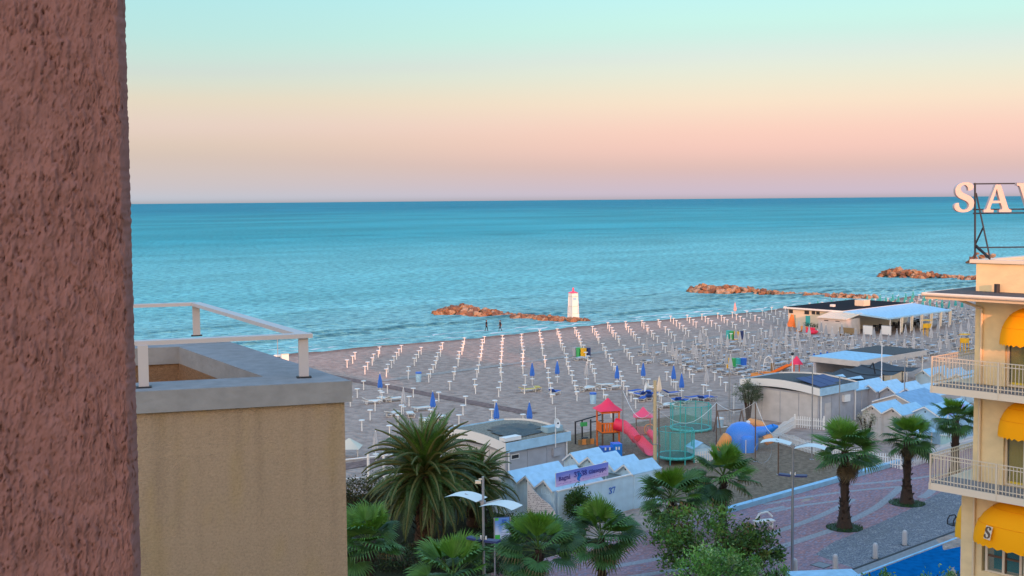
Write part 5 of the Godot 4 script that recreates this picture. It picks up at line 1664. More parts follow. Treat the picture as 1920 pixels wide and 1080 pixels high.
func lounger(label: String, at: Vector3, turn: float, cloth: Material, group: String, raised := 0.4) -> Node3D:
	var r := thing("sun_lounger", label, "sun lounger", at, turn, group)
	bx("bed", Vector3(0, 0.34, 0.3), Vector3(0.6, 0.05, 1.25), cloth, r)
	bx("backrest", Vector3(0, 0.34 + 0.33 * sin(raised), -0.32 - 0.32 * cos(raised)), Vector3(0.6, 0.05, 0.7), cloth, r, Basis.from_euler(Vector3(raised, 0, 0)))
	var st := S()
	for s in [-0.31, 0.31]:
		cub(st, Vector3(s, 0.31, 0.0), Vector3(0.04, 0.05, 1.9))
	put("frame", done(st), mats.white, r)
	for z in [-0.55, 0.75]:
		var l := S()
		for s in [-0.29, 0.29]:
			cub(l, Vector3(s, 0.15, z), Vector3(0.04, 0.3, 0.05))
		cub(l, Vector3(0, 0.03, z), Vector3(0.58, 0.04, 0.05))
		put("leg", done(l), mats.white, r)
	return r


func sand_things() -> void:
	var sm := stand_mesh_pair()
	var proto: Node3D
	var n_stand := 0
	var grey := mat("parasol_grey", 0.33, 0.36, 0.41, 0.85)
	var pale := mat("parasol_pale", 0.44, 0.46, 0.50, 0.85)
	var teal := mat("parasol_teal", 0.04, 0.34, 0.36, 0.85)
	var cloth := mat("lounger_grey", 0.36, 0.42, 0.49, 0.8)
	var dense := []
	var stands := []
	# two lattices of stands; lines run out to the sea
	for i in range(-4, 14):
		for j in range(-6, 6):
			var p := Vector3(1.02 - 2.8 * i - 0.05 * j, 0, -118.67 - 2.65 * i + 5.2 * j)
			stands.append([p, "near", 13 - i, j])
	for i in range(-12, 34):
		for j in range(-50, 26):
			var p := Vector3(-11.87 + 2.63 * i, 0, -136.8 + 2.25 * i + 3.75 * j - 0.02 * i * j * 0)
			p.x *= 1.0 + (p.z + 137) * -0.0006
			stands.append([p, "far", i + 13, j])
	var order := {}
	for s in stands:
		var p: Vector3 = s[0]
		var d := p - START
		var a := d.dot(ALONG)
		var b := d.dot(SEAWARD)
		var ratio := p.x / -p.z
		if ratio > 0.386 or ratio < -0.30 or (ratio < -0.136 and p.z > -158) or ratio < -0.2:
			continue
		if s[1] == "near" and (a > 23.0 or b < 19.0 or p.z > -95 or (a < 9 and b < 20.5)):
			continue
		if s[1] == "far" and (a < 27.3 or b > minf(71.5, shore(a) - 7.5) or b < 16 or absf(b - 51.4) < 0.9):
			continue
		if s[1] == "far" and ((a > 98 and a < 126 and b > 31 and b < 55) or (a < 37 and b < 17) or (a > 55 and b < 23.5 and a < 68) or (a > 120 and b < 20)):
			continue
		p += Vector3(rng.randf_range(-0.12, 0.12), 0, rng.randf_range(-0.2, 0.2))
		if s[1] == "far" and a > 57 and b < 45.5 + noise.get_noise_2d(a * 4, 7) * 6:
			dense.append([p, a, b, s[2], false])
			continue
		if s[1] == "far" and a > 126 and b > 38 and b < 64:
			dense.append([p, a, b, s[2], true])
			continue
		if rng.randf() < 0.04:
			continue
		if a > 27 and a < 57 and b < 44 and rng.randf() < 0.25:
			continue
		n_stand += 1
		var key := "%s%d" % [s[1], s[2]]
		order[key] = order.get(key, 0) + 1
		if a > 128:
			order["x"] = order.get("x", 0) + 1
		var label := "white table stand, %s block, %s from the sea in the %s line from left" % [s[1], ordinal(order[key]), ordinal(s[2])]
		if proto == null:
			proto = thing("table_stand", label, "beach table", p, 0.0, "white table stands in rows on the sand")
			put("pole", sm[0], mats.white, proto)
			put("table_top", sm[1], mats.white, proto)
		else:
			dup(proto, label, p, 0.0)
	var pg: Node3D
	var pw: Node3D
	var pt: Node3D
	var lg: Node3D
	var counts := [0, 0, 0, 0]
	var lines := {}
	var n_lounger := 0
	for k in dense:
		var p: Vector3 = k[0]
		var key := "%d%s" % [k[3], k[4]]
		lines[key] = lines.get(key, 0) + 1
		var where := "%s from the sea in the %s line" % [ordinal(lines[key]), ordinal(k[3])]
		if k[4]:
			if rng.randf() < 0.15:
				continue
			if pt == null:
				pt = parasol("closed teal parasol beyond the beach bar, " + where, p, teal, "closed teal parasols beyond the beach bar")
			else:
				dup(pt, "closed teal parasol beyond the beach bar, " + where, p, rng.randf())
		else:
			if rng.randf() < 0.10:
				continue
			if rng.randf() < 0.7:
				if pg == null:
					pg = parasol("closed grey parasol in the crowded sand, " + where, p, grey, "closed grey parasols around the beach bar")
				else:
					dup(pg, "closed grey parasol in the crowded sand, " + where, p, rng.randf())
			else:
				if pw == null:
					pw = parasol("closed whitish parasol in the crowded sand, " + where, p, pale, "closed whitish parasols around the beach bar", 2.2)
				else:
					dup(pw, "closed whitish parasol in the crowded sand, " + where, p, rng.randf())
		for s in 2:
			if rng.randf() > (0.92 if s == 0 else 0.5) or n_lounger >= 298:
				continue
			n_lounger += 1
			var q := p + Vector3(rng.randf_range(0.6, 1.3) * (1 - 2 * s), 0, rng.randf_range(0.2, 1.2))
			var tn := TURN + PI / 2 + rng.randf_range(-0.25, 0.25)
			var what := "grey sun lounger %s of the %s parasol %s" % ["right" if s == 0 else "left", "teal" if k[4] else "grey", where]
			if lg == null:
				lg = lounger(what, q, tn, cloth, "grey sun loungers among the parasols")
			else:
				dup(lg, what, q, tn)
	# single parasols and lounger groups on the open sand
	var singles := [[Vector3(-13.583, 0.000, -124.451), "parasol_blue", "closed blue parasol above white loungers at the left of the sand"], [Vector3(-7.413, 0.000, -112.401), "parasol_blue", "closed blue parasol right of the whitish one by the big palm top"], [Vector3(2.103, 0.000, -131.877), "parasol_blue", "closed blue parasol over the yellow loungers"], [Vector3(4.873, 0.000, -133.268), "parasol_blue", "closed blue parasol over the dark blue lounger mid-beach"], [Vector3(11.087, 0.000, -129.457), "parasol_blue", "closed blue parasol left of the stacked blue loungers"], [Vector3(14.053, 0.000, -131.170), "parasol_blue", "closed blue parasol over the stacked blue loungers, left of the horn"], [Vector3(17.010, 0.000, -128.740), "parasol_blue", "closed blue parasol behind the horn mast's right side"], [Vector3(17.027, 0.000, -122.750), "parasol_blue", "closed blue parasol just above the back trampoline"], [Vector3(-1.462, 0.000, -106.036), "parasol_blue", "closed blue parasol half hidden by the tarpaulin roof, left one"], [Vector3(1.426, 0.000, -105.898), "parasol_blue", "closed blue parasol above the tarpaulin roof, right one"], [Vector3(-10.315, 0.000, -114.539), "parasol_pale", "closed whitish parasol among white loungers above the palm"], [Vector3(7.979, 0.000, -131.529), "parasol_pale", "closed whitish parasol left of the blue-lidded white bin"], [Vector3(20.079, 0.000, -126.030), "parasol_pale", "closed whitish parasol right of the blue loungers"], [Vector3(14.503, 0.000, -120.579), "cream_pale", "closed beige parasol beside the timber mast"], [Vector3(-10.549, 0.000, -92.886), "parasol_pale", "closed whitish parasol behind the feather palm's left fronds"]]
	for s in singles:
		parasol(s[2], s[0], mats[s[1]], "single closed parasols on the open sand", 2.5)
	parasol("closed pink parasol standing at the water's edge right of the tower", Vector3(38.722, 0.000, -212.405), mat("pale_pink", 0.72, 0.36, 0.36, 0.8), "single closed parasols on the open sand", 2.0)
	var lw := mat("lounger_white", 0.62, 0.64, 0.62, 0.7)
	var lb := mat("lounger_blue", 0.02, 0.09, 0.42, 0.7)
	var ly := mat("lounger_yellow", 0.55, 0.42, 0.10, 0.7)
	var groups := [
		[[Vector3(-14.010, 0.000, -120.514), Vector3(-12.848, 0.000, -122.070), Vector3(-11.879, 0.000, -122.017)], lw, "white sun lounger under the leftmost blue parasol"],
		[[Vector3(-11.265, 0.000, -113.441), Vector3(-9.541, 0.000, -113.070), Vector3(-8.778, 0.000, -116.223), Vector3(-7.631, 0.000, -110.490), Vector3(-6.542, 0.000, -110.978)], lw, "white sun lounger between the whitish and blue parasols above the palm"],
		[[Vector3(1.575, -0.000, -127.087), Vector3(2.600, 0.000, -128.109)], ly, "yellow sun lounger under the mid-beach blue parasol"],
		[[Vector3(4.294, 0.000, -125.171)], lb, "dark blue sun lounger alone mid-beach"],
		[[Vector3(12.553, 0.000, -125.402), Vector3(12.850, 0.000, -122.982), Vector3(13.571, 0.000, -124.648), Vector3(12.873, 0.000, -120.668), Vector3(13.524, 0.000, -121.284), Vector3(14.068, 0.000, -123.252)], lb, "blue sun lounger in the stack left of the timber mast"],
		[[Vector3(16.088, 0.000, -123.819), Vector3(16.014, 0.000, -119.215), Vector3(16.697, 0.000, -118.862), Vector3(17.958, 0.000, -121.041)], lb, "blue sun lounger right of the timber mast"],
		[[Vector3(18.806, 0.000, -120.345), Vector3(19.643, 0.000, -120.949)], lb, "blue sun lounger beside the whitish parasol on the right"],
		[[Vector3(7.617, -0.000, -127.459), Vector3(8.445, 0.000, -128.136), Vector3(9.872, 0.000, -129.901), Vector3(10.600, 0.000, -128.377)], lw, "white sun lounger near the blue-lidded bin"],
		[[Vector3(8.257, 0.000, -152.376), Vector3(9.355, 0.000, -151.789)], cloth, "grey sun lounger by the row of coloured bins mid-beach"],
		[[Vector3(14.474, 0.000, -116.508), Vector3(15.377, 0.000, -116.764)], lw, "white sun lounger just behind the back trampoline"]]
	for gp in groups:
		for i in gp[0].size():
			var nm: String = gp[2] if gp[0].size() == 1 else "%s, %s from left" % [gp[2], ordinal(i + 1)]
			lounger(nm, gp[0][i], TURN + PI / 2 + rng.randf_range(-0.5, 0.5) + (1.2 if i % 3 == 1 else 0.0), gp[1], "sun loungers on the open sand", rng.randf_range(0.1, 0.7))
	var b1 := thing("waste_bin", "white bin with a blue lid alone on the left sand", "bin", Vector3(-10.445, 0.000, -134.983))
	bin_shape(b1, mats.roof_white, mats.blue, 1.1)
	var b2 := thing("waste_bin", "white bin with a blue lid above the orange play tower", "bin", Vector3(7.859, 0.000, -119.337))
	bin_shape(b2, mats.roof_white, mats.blue, 1.1)
	var rows := [[Vector3(8.050, 0.000, -156.071), "grey", "mid-beach row"], [Vector3(8.497, 0.000, -155.503), "green", "mid-beach row"], [Vector3(9.008, 0.000, -154.935), "yellow", "mid-beach row"], [Vector3(9.581, 0.000, -155.428), "navy", "mid-beach row"], [Vector3(30.875, 0.000, -174.296), "teal", "row left of the beach bar"], [Vector3(31.281, 0.000, -173.589), "green", "row left of the beach bar"], [Vector3(31.759, 0.000, -172.882), "yellow", "row left of the beach bar"], [Vector3(32.478, 0.000, -173.495), "navy", "row left of the beach bar"], [Vector3(25.568, 0.000, -143.910), "yellow", "row above the olive tree"], [Vector3(26.067, 0.000, -143.878), "green", "row above the olive tree"], [Vector3(26.565, 0.000, -143.845), "teal", "row above the olive tree"], [Vector3(27.249, 0.000, -143.801), "blue", "row above the olive tree"]]
	for k in rows:
		var b := thing("recycling_bin", "%s recycling bin in the %s" % ["grey" if k[1] == "grey" else k[1], k[2]], "bin", k[0], TURN, "coloured recycling bins on the sand")
		var m: Material = mats.grey_wall if k[1] == "grey" else mats[k[1]]
		bx("body", Vector3(0, 0.55, 0), Vector3(0.52, 1.1, 0.52), m, b)
		bx("lid", Vector3(0, 1.14, 0), Vector3(0.56, 0.08, 0.56), m, b)
	for k in [[Vector3(59.609, 0.000, -175.431), "yellow play tower far right behind the canopy"], [Vector3(58.146, 0.000, -156.886), "yellow lifeguard chair left of the hotel wall"]]:
		var y := thing("yellow_stand", k[1], "lifeguard chair", k[0], TURN)
		bx("seat_box", Vector3(0, 1.5, 0), Vector3(0.9, 0.6, 0.8), mats.yellow, y)
		for sx in [-0.4, 0.4]:
			for sz in [-0.35, 0.35]:
				bx("leg", Vector3(sx, 0.6, sz), Vector3(0.08, 1.2, 0.08), mats.yellow, y)
		bx("roof", Vector3(0, 2.3, 0), Vector3(1.1, 0.08, 1.0), mats.yellow, y)
	var sh := thing("shower_post", "thin shower post with a hooked head near the left shallows", "shower", Vector3(-30.580, 0.000, -158.782))
	rod("pole", Vector3.ZERO, Vector3(0, 2.6, 0), 0.04, mats.steel, sh)
	bx("base", Vector3(0, 0.1, 0), Vector3(0.9, 0.2, 0.9), mats.white, sh)
	var bo := thing("white_box", "small white box on the sand at the far left waterline", "box", Vector3(-28.870, 0.000, -154.400), 0.4)
	bx("body", Vector3(0, 0.4, 0), Vector3(0.9, 0.8, 0.7), mats.white, bo)
	bx("lid", Vector3(0, 0.83, 0), Vector3(0.95, 0.06, 0.75), mats.off_white, bo)


# ---------------------------------------------------------------- plants

func crown_mesh(c: Vector3, r: Vector3, n: int, leaf: float, tones: Array, clumps := 22, loose := 0.35) -> ArrayMesh:
	var st := S()
	var g := RandomNumberGenerator.new()
	g.seed = int(c.x * 77 + c.z * 31 + n + r.x * 9)
	var cs := []
	for i in clumps:
		var d := Vector3(g.randfn(), g.randfn() * 0.9, g.randfn()).normalized()
		cs.append([c + d * r * g.randf_range(0.45, 0.95), g.randf_range(0.22, 0.5), g.randi() % tones.size(), g.randf_range(0.75, 1.25)])
	for i in n:
		var k: Array = cs[g.randi() % clumps]
		var p: Vector3 = k[0] + Vector3(g.randfn(), g.randfn(), g.randfn()) * r * k[1] * loose
		var d := (Vector3(g.randfn(), g.randfn() + 0.35, g.randfn()) + (p - c).normalized() * 0.8).normalized()
		var s := d.cross(Vector3(g.randfn(), g.randfn(), g.randfn())).normalized()
		var l := leaf * g.randf_range(0.7, 1.35)
		var w := l * g.randf_range(0.16, 0.26)
		var t: Color = tones[k[2]] if g.randf() < 0.8 else tones[g.randi() % tones.size()]
		st.set_color(t * (k[3] * g.randf_range(0.75, 1.3)))
		var up := s.cross(d) * w * 0.4
		quad(st, p, p + d * l * 0.5 + s * w + up, p + d * l, p + d * l * 0.5 - s * w + up)
	return done(st)


func shrub(called: String, label: String, category: String, at: Vector3, h: float, r: Vector3, n: int, leaf: float, tones: Array, group := "", trunk := true, clumps := 24) -> Node3D:
	var o := thing(called, label, category, at, 0.0, group)
	var f := put("foliage", crown_mesh(Vector3(0, h - r.y, 0), r, n, leaf, tones, clumps), mats.leaf, o)
	f.set_meta("kind", "stuff")
	var st := S()
	for k in 5 if trunk else 3:
		var a := TAU * k / 5 + h
		var q := Vector3(cos(a) * r.x * 0.45, h - r.y * 1.0, sin(a) * r.z * 0.45)
		tube(st, [Vector3(cos(a) * 0.1, 0, sin(a) * 0.1), q * 0.5 + Vector3(0, 0.1, 0), q, q * Vector3(1.5, 1.15, 1.5)], [0.10, 0.07, 0.045, 0.02], 6)
	put("stem", done(st), mats.bark, o)
	return o


func fan_leaf(petiole: float, r: float, droop: float, tone: Color, tip: Color, g: RandomNumberGenerator, spread := 2.15) -> ArrayMesh:
	var st := S()
	st.set_color(tone.lerp(Color(0.10, 0.12, 0.04), 0.4))
	var hub := Vector3(petiole, -petiole * 0.12, 0)
	cyl(st, Vector3.ZERO, hub * 0.5 + Vector3(0, 0.03, 0), 0.03, 0.022, 4, false)
	cyl(st, hub * 0.5 + Vector3(0, 0.03, 0), hub, 0.022, 0.016, 4, false)
	var n := 26
	for i in n:
		var ph := lerpf(-spread, spread, (i + 0.5) / n)
		var l := r * (0.72 + 0.28 * cos(ph * 0.6)) * g.randf_range(0.9, 1.08)
		var d := Vector3(cos(ph), 0, sin(ph))
		var s := Vector3(-sin(ph), 0, cos(ph))
		var w := l * 0.056 * maxf(spread / 2.15, 0.55)
		var fold := absf(sin(ph * 0.5)) * 0.30
		var f := func(t: float) -> Vector3: return hub + d * l * t * (1 - 0.12 * droop * t * t) + Vector3(0, l * (fold * t - droop * t * t * t * 0.6), 0)
		var a: Vector3 = f.call(0.03)
		var b: Vector3 = f.call(0.44)
		var c: Vector3 = f.call(0.8)
		var e: Vector3 = f.call(1.0) + Vector3(0, -l * (0.03 + 0.2 * g.randf() * (0.4 + droop)), 0)
		var rib := Vector3(0, l * 0.025, 0)
		var v := g.randf_range(0.8, 1.2)
		st.set_color(tone * v)
		tri(st, a, b - s * w, b + rib)
		tri(st, a, b + rib, b + s * w)
		quad(st, b - s * w, c - s * w * 0.62, c + rib * 0.5, b + rib)
		quad(st, b + rib, c + rib * 0.5, c + s * w * 0.62, b + s * w)
		st.set_color(tip * v)
		tri(st, c - s * w * 0.62, e, c + s * w * 0.62)
	return done(st)


func feather_leaf(l: float, bend: float, tone: Color, g: RandomNumberGenerator, sparse := 1.0) -> ArrayMesh:
	var st := S()
	var n := 54
	var p := Vector3.ZERO
	var ang := bend * 0.22
	var pts := [p]
	var dirs := [Vector3(cos(ang), sin(ang), 0)]
	for i in n:
		var t := float(i) / n
		ang -= bend * (0.5 + 1.2 * t) / n
		var d := Vector3(cos(ang), sin(ang), 0)
		p += d * l / n
		pts.append(p)
		dirs.append(d)
	st.set_color(Color(0.13, 0.14, 0.05) * 0.9)
	for i in range(0, n, 6):
		cyl(st, pts[i], pts[mini(i + 6, n)], lerpf(0.045, 0.008, float(i) / n), lerpf(0.045, 0.008, float(i + 6) / n), 4, false)
	for i in range(4, n + 1):
		var t := float(i) / n
		var ll := l * 0.135 * (sin(PI * minf(1, 0.16 + t * 0.86)) * 0.9 + 0.18)
		for s in [-1, 1]:
			if g.randf() > sparse:
				continue
			var d: Vector3 = dirs[i]
			var nrm := Vector3(-d.y, d.x, 0)
			var out := (d * (0.62 + 0.5 * t) + Vector3(0, 0, s) * 0.95 + nrm * 0.42 + Vector3(g.randfn(), g.randfn(), g.randfn()) * 0.07).normalized()
			var side := out.cross(nrm).normalized() * ll * 0.06
			var mid: Vector3 = pts[i] + out * ll * 0.55
			var end: Vector3 = pts[i] + out * ll + Vector3(0, -ll * 0.16, 0)
			st.set_color(tone * g.randf_range(0.75, 1.25))
			tri(st, pts[i], mid - side, mid + side)
			tri(st, mid - side, end, mid + side)
	return done(st)


var fan_kinds := []
var feather_kinds := []


func leaf_basis(yaw: float, pitch: float, roll: float) -> Basis:
	return Basis(Vector3.UP, yaw) * Basis(Vector3(0, 0, 1), pitch) * Basis(Vector3(1, 0, 0), roll)


func fan_palm(label: String, at: Vector3, h: float, size: float, tr: float, upright := 1.0, dead := 10) -> void:
	var r := thing("fan_palm", label, "palm tree", at, 0.0, "fan palms along the promenade")
	var st := S()
	var g := RandomNumberGenerator.new()
	g.seed = int(at.x * 100 + at.z * 7)
	var prof := [Vector2(tr * 2.0, 0), Vector2(tr * 1.55, 0.35), Vector2(tr * 1.25, 0.9)]
	var y := 1.3
	while y < h - 0.2:
		prof.append(Vector2(tr * g.randf_range(0.82, 1.02), y))
		y += 0.3
	prof.append(Vector2(tr * 0.8, h))
	lathe(st, prof, 11)
	for i in 90:
		var yy := g.randf_range(0.15, h - 0.1)
		var a := g.randf() * TAU
		var rr := tr * (1.0 + 0.8 * clampf((1.0 - yy), 0, 1))
		var d := Vector3(cos(a), 0, sin(a))
		var s := Vector3(-sin(a), 0, cos(a)) * g.randf_range(0.05, 0.10)
		var p := d * rr * 0.93 + Vector3(0, yy, 0)
		var q := d * (rr + g.randf_range(0.06, 0.16)) + Vector3(0, yy + g.randf_range(0.12, 0.3), 0)
		quad(st, p - s, p + s, q + s * 0.5, q - s * 0.5)
		quad(st, p - s + Vector3(0, 0.1, 0), q - s * 0.5, q + s * 0.5, p + s + Vector3(0, 0.1, 0))
	put("trunk", done(st), mats.bark, r)
	var add := func(kind: int, pitch: float, sc: float, lift: float) -> void:
		put("frond", fan_kinds[kind], mats.leaf, r, Transform3D(leaf_basis(g.randf() * TAU, pitch, g.randf_range(-0.4, 0.4)).scaled_local(Vector3.ONE * sc), Vector3(0, h + lift, 0)))
	for i in int(6 * upright):
		add.call(0 if g.randf() < 0.75 else 1, g.randf_range(0.85, 1.5), size * g.randf_range(0.8, 1.0), 0.1)
	for i in 10:
		add.call(1 + g.randi() % 3, g.randf_range(0.25, 0.9), size * g.randf_range(0.85, 1.08), 0.0)
	for i in 11:
		add.call(2 + g.randi() % 3, g.randf_range(-0.45, 0.28), size * g.randf_range(0.85, 1.05), -0.1)
	for i in dead / 3:
		add.call(5 + g.randi() % 2, g.randf_range(-1.25, -0.55), size * g.randf_range(0.65, 0.9), -0.25)


func feather_palm(label: String, at: Vector3, h: float, l: float, n: int, skirt: int) -> void:
	var r := thing("feather_palm", label, "palm tree", at, 0.0, "feather palms in the planted bed")
	var g := RandomNumberGenerator.new()
	g.seed = int(h * 1000 + l)
	var st := S()
	var prof := []
	for i in 14:
		prof.append(Vector2((0.62 if i < 3 else 0.5) + (0.06 if i % 2 else 0.0) + (0.22 if i > 10 else 0.0), h * i / 13))
	lathe(st, prof, 13)
	for i in 130:
		var yy := g.randf_range(0.2, h)
		var a := g.randf() * TAU
		var d := Vector3(cos(a), 0, sin(a))
		var s := Vector3(-sin(a), 0, cos(a)) * 0.12
		var p := d * 0.5 + Vector3(0, yy, 0)
		var q := d * g.randf_range(0.68, 0.85) + Vector3(0, yy + 0.3, 0)
		quad(st, p - s, p + s, q + s * 0.6, q - s * 0.6)
	put("trunk", done(st), mats.bark, r)
	for i in n:
		var t := (i + 0.5) / n
		# the youngest stand upright, the oldest hang
		var pitch := lerpf(1.45, -0.75, pow(t, 0.85)) + g.randf_range(-0.12, 0.12)
		var kind: int = 0 if t < 0.22 else (1 + g.randi() % 2 if t < 0.6 else 3 + g.randi() % 2)
		var sc := l * g.randf_range(0.86, 1.06) * (0.82 if t < 0.1 else 1.0)
		put("frond", feather_kinds[kind], mats.leaf, r, Transform3D(leaf_basis(i * 2.39996 + g.randf_range(-0.2, 0.2), pitch, g.randf_range(-0.5, 0.5)).scaled_local(Vector3.ONE * sc), Vector3(0, h + 0.15 - t * 0.45, 0)))
	for i in skirt:
		var f := put("frond", feather_kinds[5], mats.leaf, r, Transform3D(leaf_basis(g.randf() * TAU, g.randf_range(-1.25, -0.35), g.randf_range(-0.5, 0.5)).scaled_local(Vector3.ONE * l * g.randf_range(0.7, 0.95)), Vector3(0, h - 0.4, 0)))
		f.set_meta("label", "dry brown frond")


func grass_patch(at: Vector3, r: float, label: String) -> void:
	var st := S()
	for i in 500:
		var a := rng.randf() * TAU
		var d := sqrt(rng.randf()) * r
		var p := Vector3(cos(a) * d, 0, sin(a) * d)
		var t := Vector3(rng.randfn() * 0.06, rng.randf_range(0.06, 0.2), rng.randfn() * 0.06)
		var s := Vector3(cos(a * 7), 0, sin(a * 7)) * 0.02
		st.set_color(Color(0.025, 0.075, 0.015) * rng.randf_range(0.6, 1.5))
		tri(st, p - s, p + s, p + t)
	st.set_color(Color(0.03, 0.05, 0.02))
	cyl(st, Vector3(0, -0.01, 0), Vector3(0, 0.03, 0), r, r * 0.9, 12)
	var o := put("grass", done(st), mats.leaf)
	o.position = at
	tag(o, label, "grass", "", "stuff")


func trees() -> void:
	var g := RandomNumberGenerator.new()
	g.seed = 99
	var young := Color(0.085, 0.215, 0.025)
	var fresh := Color(0.085, 0.20, 0.035)
	var mid := Color(0.055, 0.135, 0.035)
	var dark := Color(0.036, 0.088, 0.032)
	var dry := Color(0.115, 0.085, 0.045)
	fan_kinds = [fan_leaf(0.75, 1.15, 0.05, young, young * 1.1, g, 0.9), fan_leaf(1.0, 1.1, 0.18, fresh, fresh * 1.2, g, 1.7), fan_leaf(1.05, 1.1, 0.35, mid, mid * 1.4, g), fan_leaf(1.05, 1.1, 0.6, dark, mid, g), fan_leaf(1.0, 1.05, 0.5, mid, Color(0.10, 0.09, 0.035), g), fan_leaf(0.9, 0.9, 0.55, dry, dry * 1.2, g), fan_leaf(0.9, 0.85, 0.65, dry * 0.7, dry, g)]
	feather_kinds = [feather_leaf(1.0, 0.75, Color(0.075, 0.155, 0.028), g), feather_leaf(1.0, 1.15, Color(0.065, 0.13, 0.026), g), feather_leaf(1.0, 1.4, Color(0.048, 0.098, 0.024), g), feather_leaf(1.0, 1.3, Color(0.04, 0.08, 0.022), g), feather_leaf(1.0, 1.0, Color(0.062, 0.10, 0.025), g), feather_leaf(1.0, 0.8, Color(0.12, 0.055, 0.03), g, 0.6)]
	feather_palm("big feather palm with hanging dark fronds in front of the tarpaulin roof", Vector3(-5.2, 0, -70.6), 4.15, 4.25, 115, 12)
	feather_palm("darker second feather palm behind the big one, beside the front huts", Vector3(-2.3, 0, -74.5), 2.7, 3.0, 80, 6)
	fan_palm("bright green fan palm cut off by the terrace wall at lower left", Vector3(-7.0, 0, -58.0), 3.6, 1.05, 0.2, 1.6, 6)
	fan_palm("fan palm at the bottom edge directly below the big feather palm", Vector3(-2.55, 0, -50.0), 4.35, 1.12, 0.2, 1.0, 6)
	fan_palm("fan palm at the bottom edge right of the left lamp pole", Vector3(1.1, 0, -55.0), 4.1, 1.05, 0.2, 1.3, 6)
	fan_palm("fan palm with bare trunk in front of the wall numbered 37", Vector3(4.35, 0, -60.0), 3.2, 1.08, 0.22, 1.2, 8)
	fan_palm("fan palm at the right end of the numbered wall above the oleander", Vector3(9.1, 0, -70.0), 2.7, 1.12, 0.2, 1.1, 10)
	fan_palm("fan palm in front of the toy cottage and blue dome", Vector3(12.45, 0, -72.0), 3.5, 1.2, 0.2, 1.2, 12)
	fan_palm("tall fan palm on the pink paving, left of the promenade pair", Vector3(20.017, 0.000, -73.139), 4.7, 1.18, 0.27, 1.3, 16)
	fan_palm("fan palm on the pink paving, right of the promenade pair", Vector3(25.675, 0.000, -78.969), 4.25, 1.02, 0.27, 1.0, 12)
	fan_palm("rightmost fan palm seen through the hotel's lower balcony", Vector3(31.586, 0.000, -86.658), 4.1, 1.02, 0.26, 1.0, 14)
	grass_patch(Vector3(20.017, 0.000, -73.139) + Vector3(0, 0.03, 0), 1.1, "ring of grass round the left promenade palm")
	grass_patch(Vector3(25.675, 0.000, -78.969) + Vector3(0, 0.03, 0), 1.15, "ring of grass round the right promenade palm")
	var ole := [Color(0.075, 0.17, 0.03), Color(0.10, 0.21, 0.04), Color(0.05, 0.11, 0.028), Color(0.14, 0.09, 0.04), Color(0.13, 0.19, 0.04), Color(0.09, 0.18, 0.035), Color(0.07, 0.15, 0.03), Color(0.06, 0.13, 0.03)]
	var bright := [Color(0.10, 0.26, 0.05), Color(0.13, 0.31, 0.07), Color(0.26, 0.44, 0.18), Color(0.06, 0.16, 0.035)]
	shrub("oleander_bush", "wide dark oleander with withered brown flowers on the promenade", "shrub", Vector3(10.0, 0, -63.5), 4.2, Vector3(3.3, 2.0, 2.6), 5200, 0.24, ole, "", true, 46)
	shrub("oleander_bush", "lower dark oleander clump right of the wide one, toward the lamp", "shrub", Vector3(12.3, 0, -63.0), 3.0, Vector3(1.8, 1.3, 1.6), 1800, 0.24, ole, "", true, 22)
	shrub("laurel_shrub", "bright green glossy shrub top at the bottom edge, largest one", "shrub", Vector3(8.6, 0, -53.0), 4.75, Vector3(1.8, 1.5, 1.6), 5200, 0.15, bright, "bright green shrub tops along the bottom edge", true, 34)
	shrub("laurel_shrub", "bright green shrub top at the bottom edge, just left of the lamp pole", "shrub", Vector3(10.65, 0, -53.5), 4.1, Vector3(0.85, 1.1, 1.0), 1800, 0.13, bright, "bright green shrub tops along the bottom edge", true, 18)
	shrub("laurel_shrub", "small bright green shrub top just right of the lamp pole", "shrub", Vector3(11.75, 0, -54.0), 3.75, Vector3(0.6, 0.9, 0.8), 1000, 0.13, bright, "bright green shrub tops along the bottom edge", true, 12)
	shrub("laurel_shrub", "bright green shrub top in front of the blue lane, left part", "shrub", Vector3(15.2, 0, -50.5), 4.55, Vector3(1.0, 1.0, 1.0), 1500, 0.13, bright, "bright green shrub tops along the bottom edge", true, 16)
	shrub("laurel_shrub", "bright green shrub top in front of the blue lane, beside the white-flowered one", "shrub", Vector3(17.3, 0, -49.0), 4.95, Vector3(1.0, 1.1, 1.0), 1700, 0.13, bright, "bright green shrub tops along the bottom edge", true, 18)
	var fl := [Color(0.05, 0.14, 0.05), Color(0.6, 0.58, 0.46), Color(0.08, 0.18, 0.08), Color(0.55, 0.52, 0.36)]
	shrub("flowering_shrub", "white-flowered variegated shrub against the hotel's lower corner", "shrub", Vector3(17.6, 0, -47.2), 5.7, Vector3(0.62, 1.25, 0.7), 1900, 0.13, fl, "", true, 22)
	shrub("box_bush", "dark round bush against the left end of the numbered wall", "shrub", B(-1.2, -7.4), 2.45, Vector3(0.85, 1.05, 0.8), 3600, 0.16, [Color(0.03, 0.08, 0.02), Color(0.045, 0.11, 0.025), Color(0.06, 0.10, 0.025)], "", true, 40)
	shrub("low_hedge", "low dark hedge between the sail board and the info board", "hedge", Vector3(-0.2, 0, -71.5), 1.6, Vector3(1.7, 0.8, 0.7), 2200, 0.12, [Color(0.02, 0.05, 0.018), Color(0.03, 0.065, 0.02)], "", false, 40)
	shrub("low_hedge", "brownish hedge behind the big feather palm at the terrace edge", "hedge", Vector3(-9.8, 0, -78.0), 2.6, Vector3(2.4, 1.3, 1.2), 3800, 0.16, [Color(0.05, 0.06, 0.02), Color(0.075, 0.06, 0.025), Color(0.035, 0.05, 0.018)], "", false, 50)
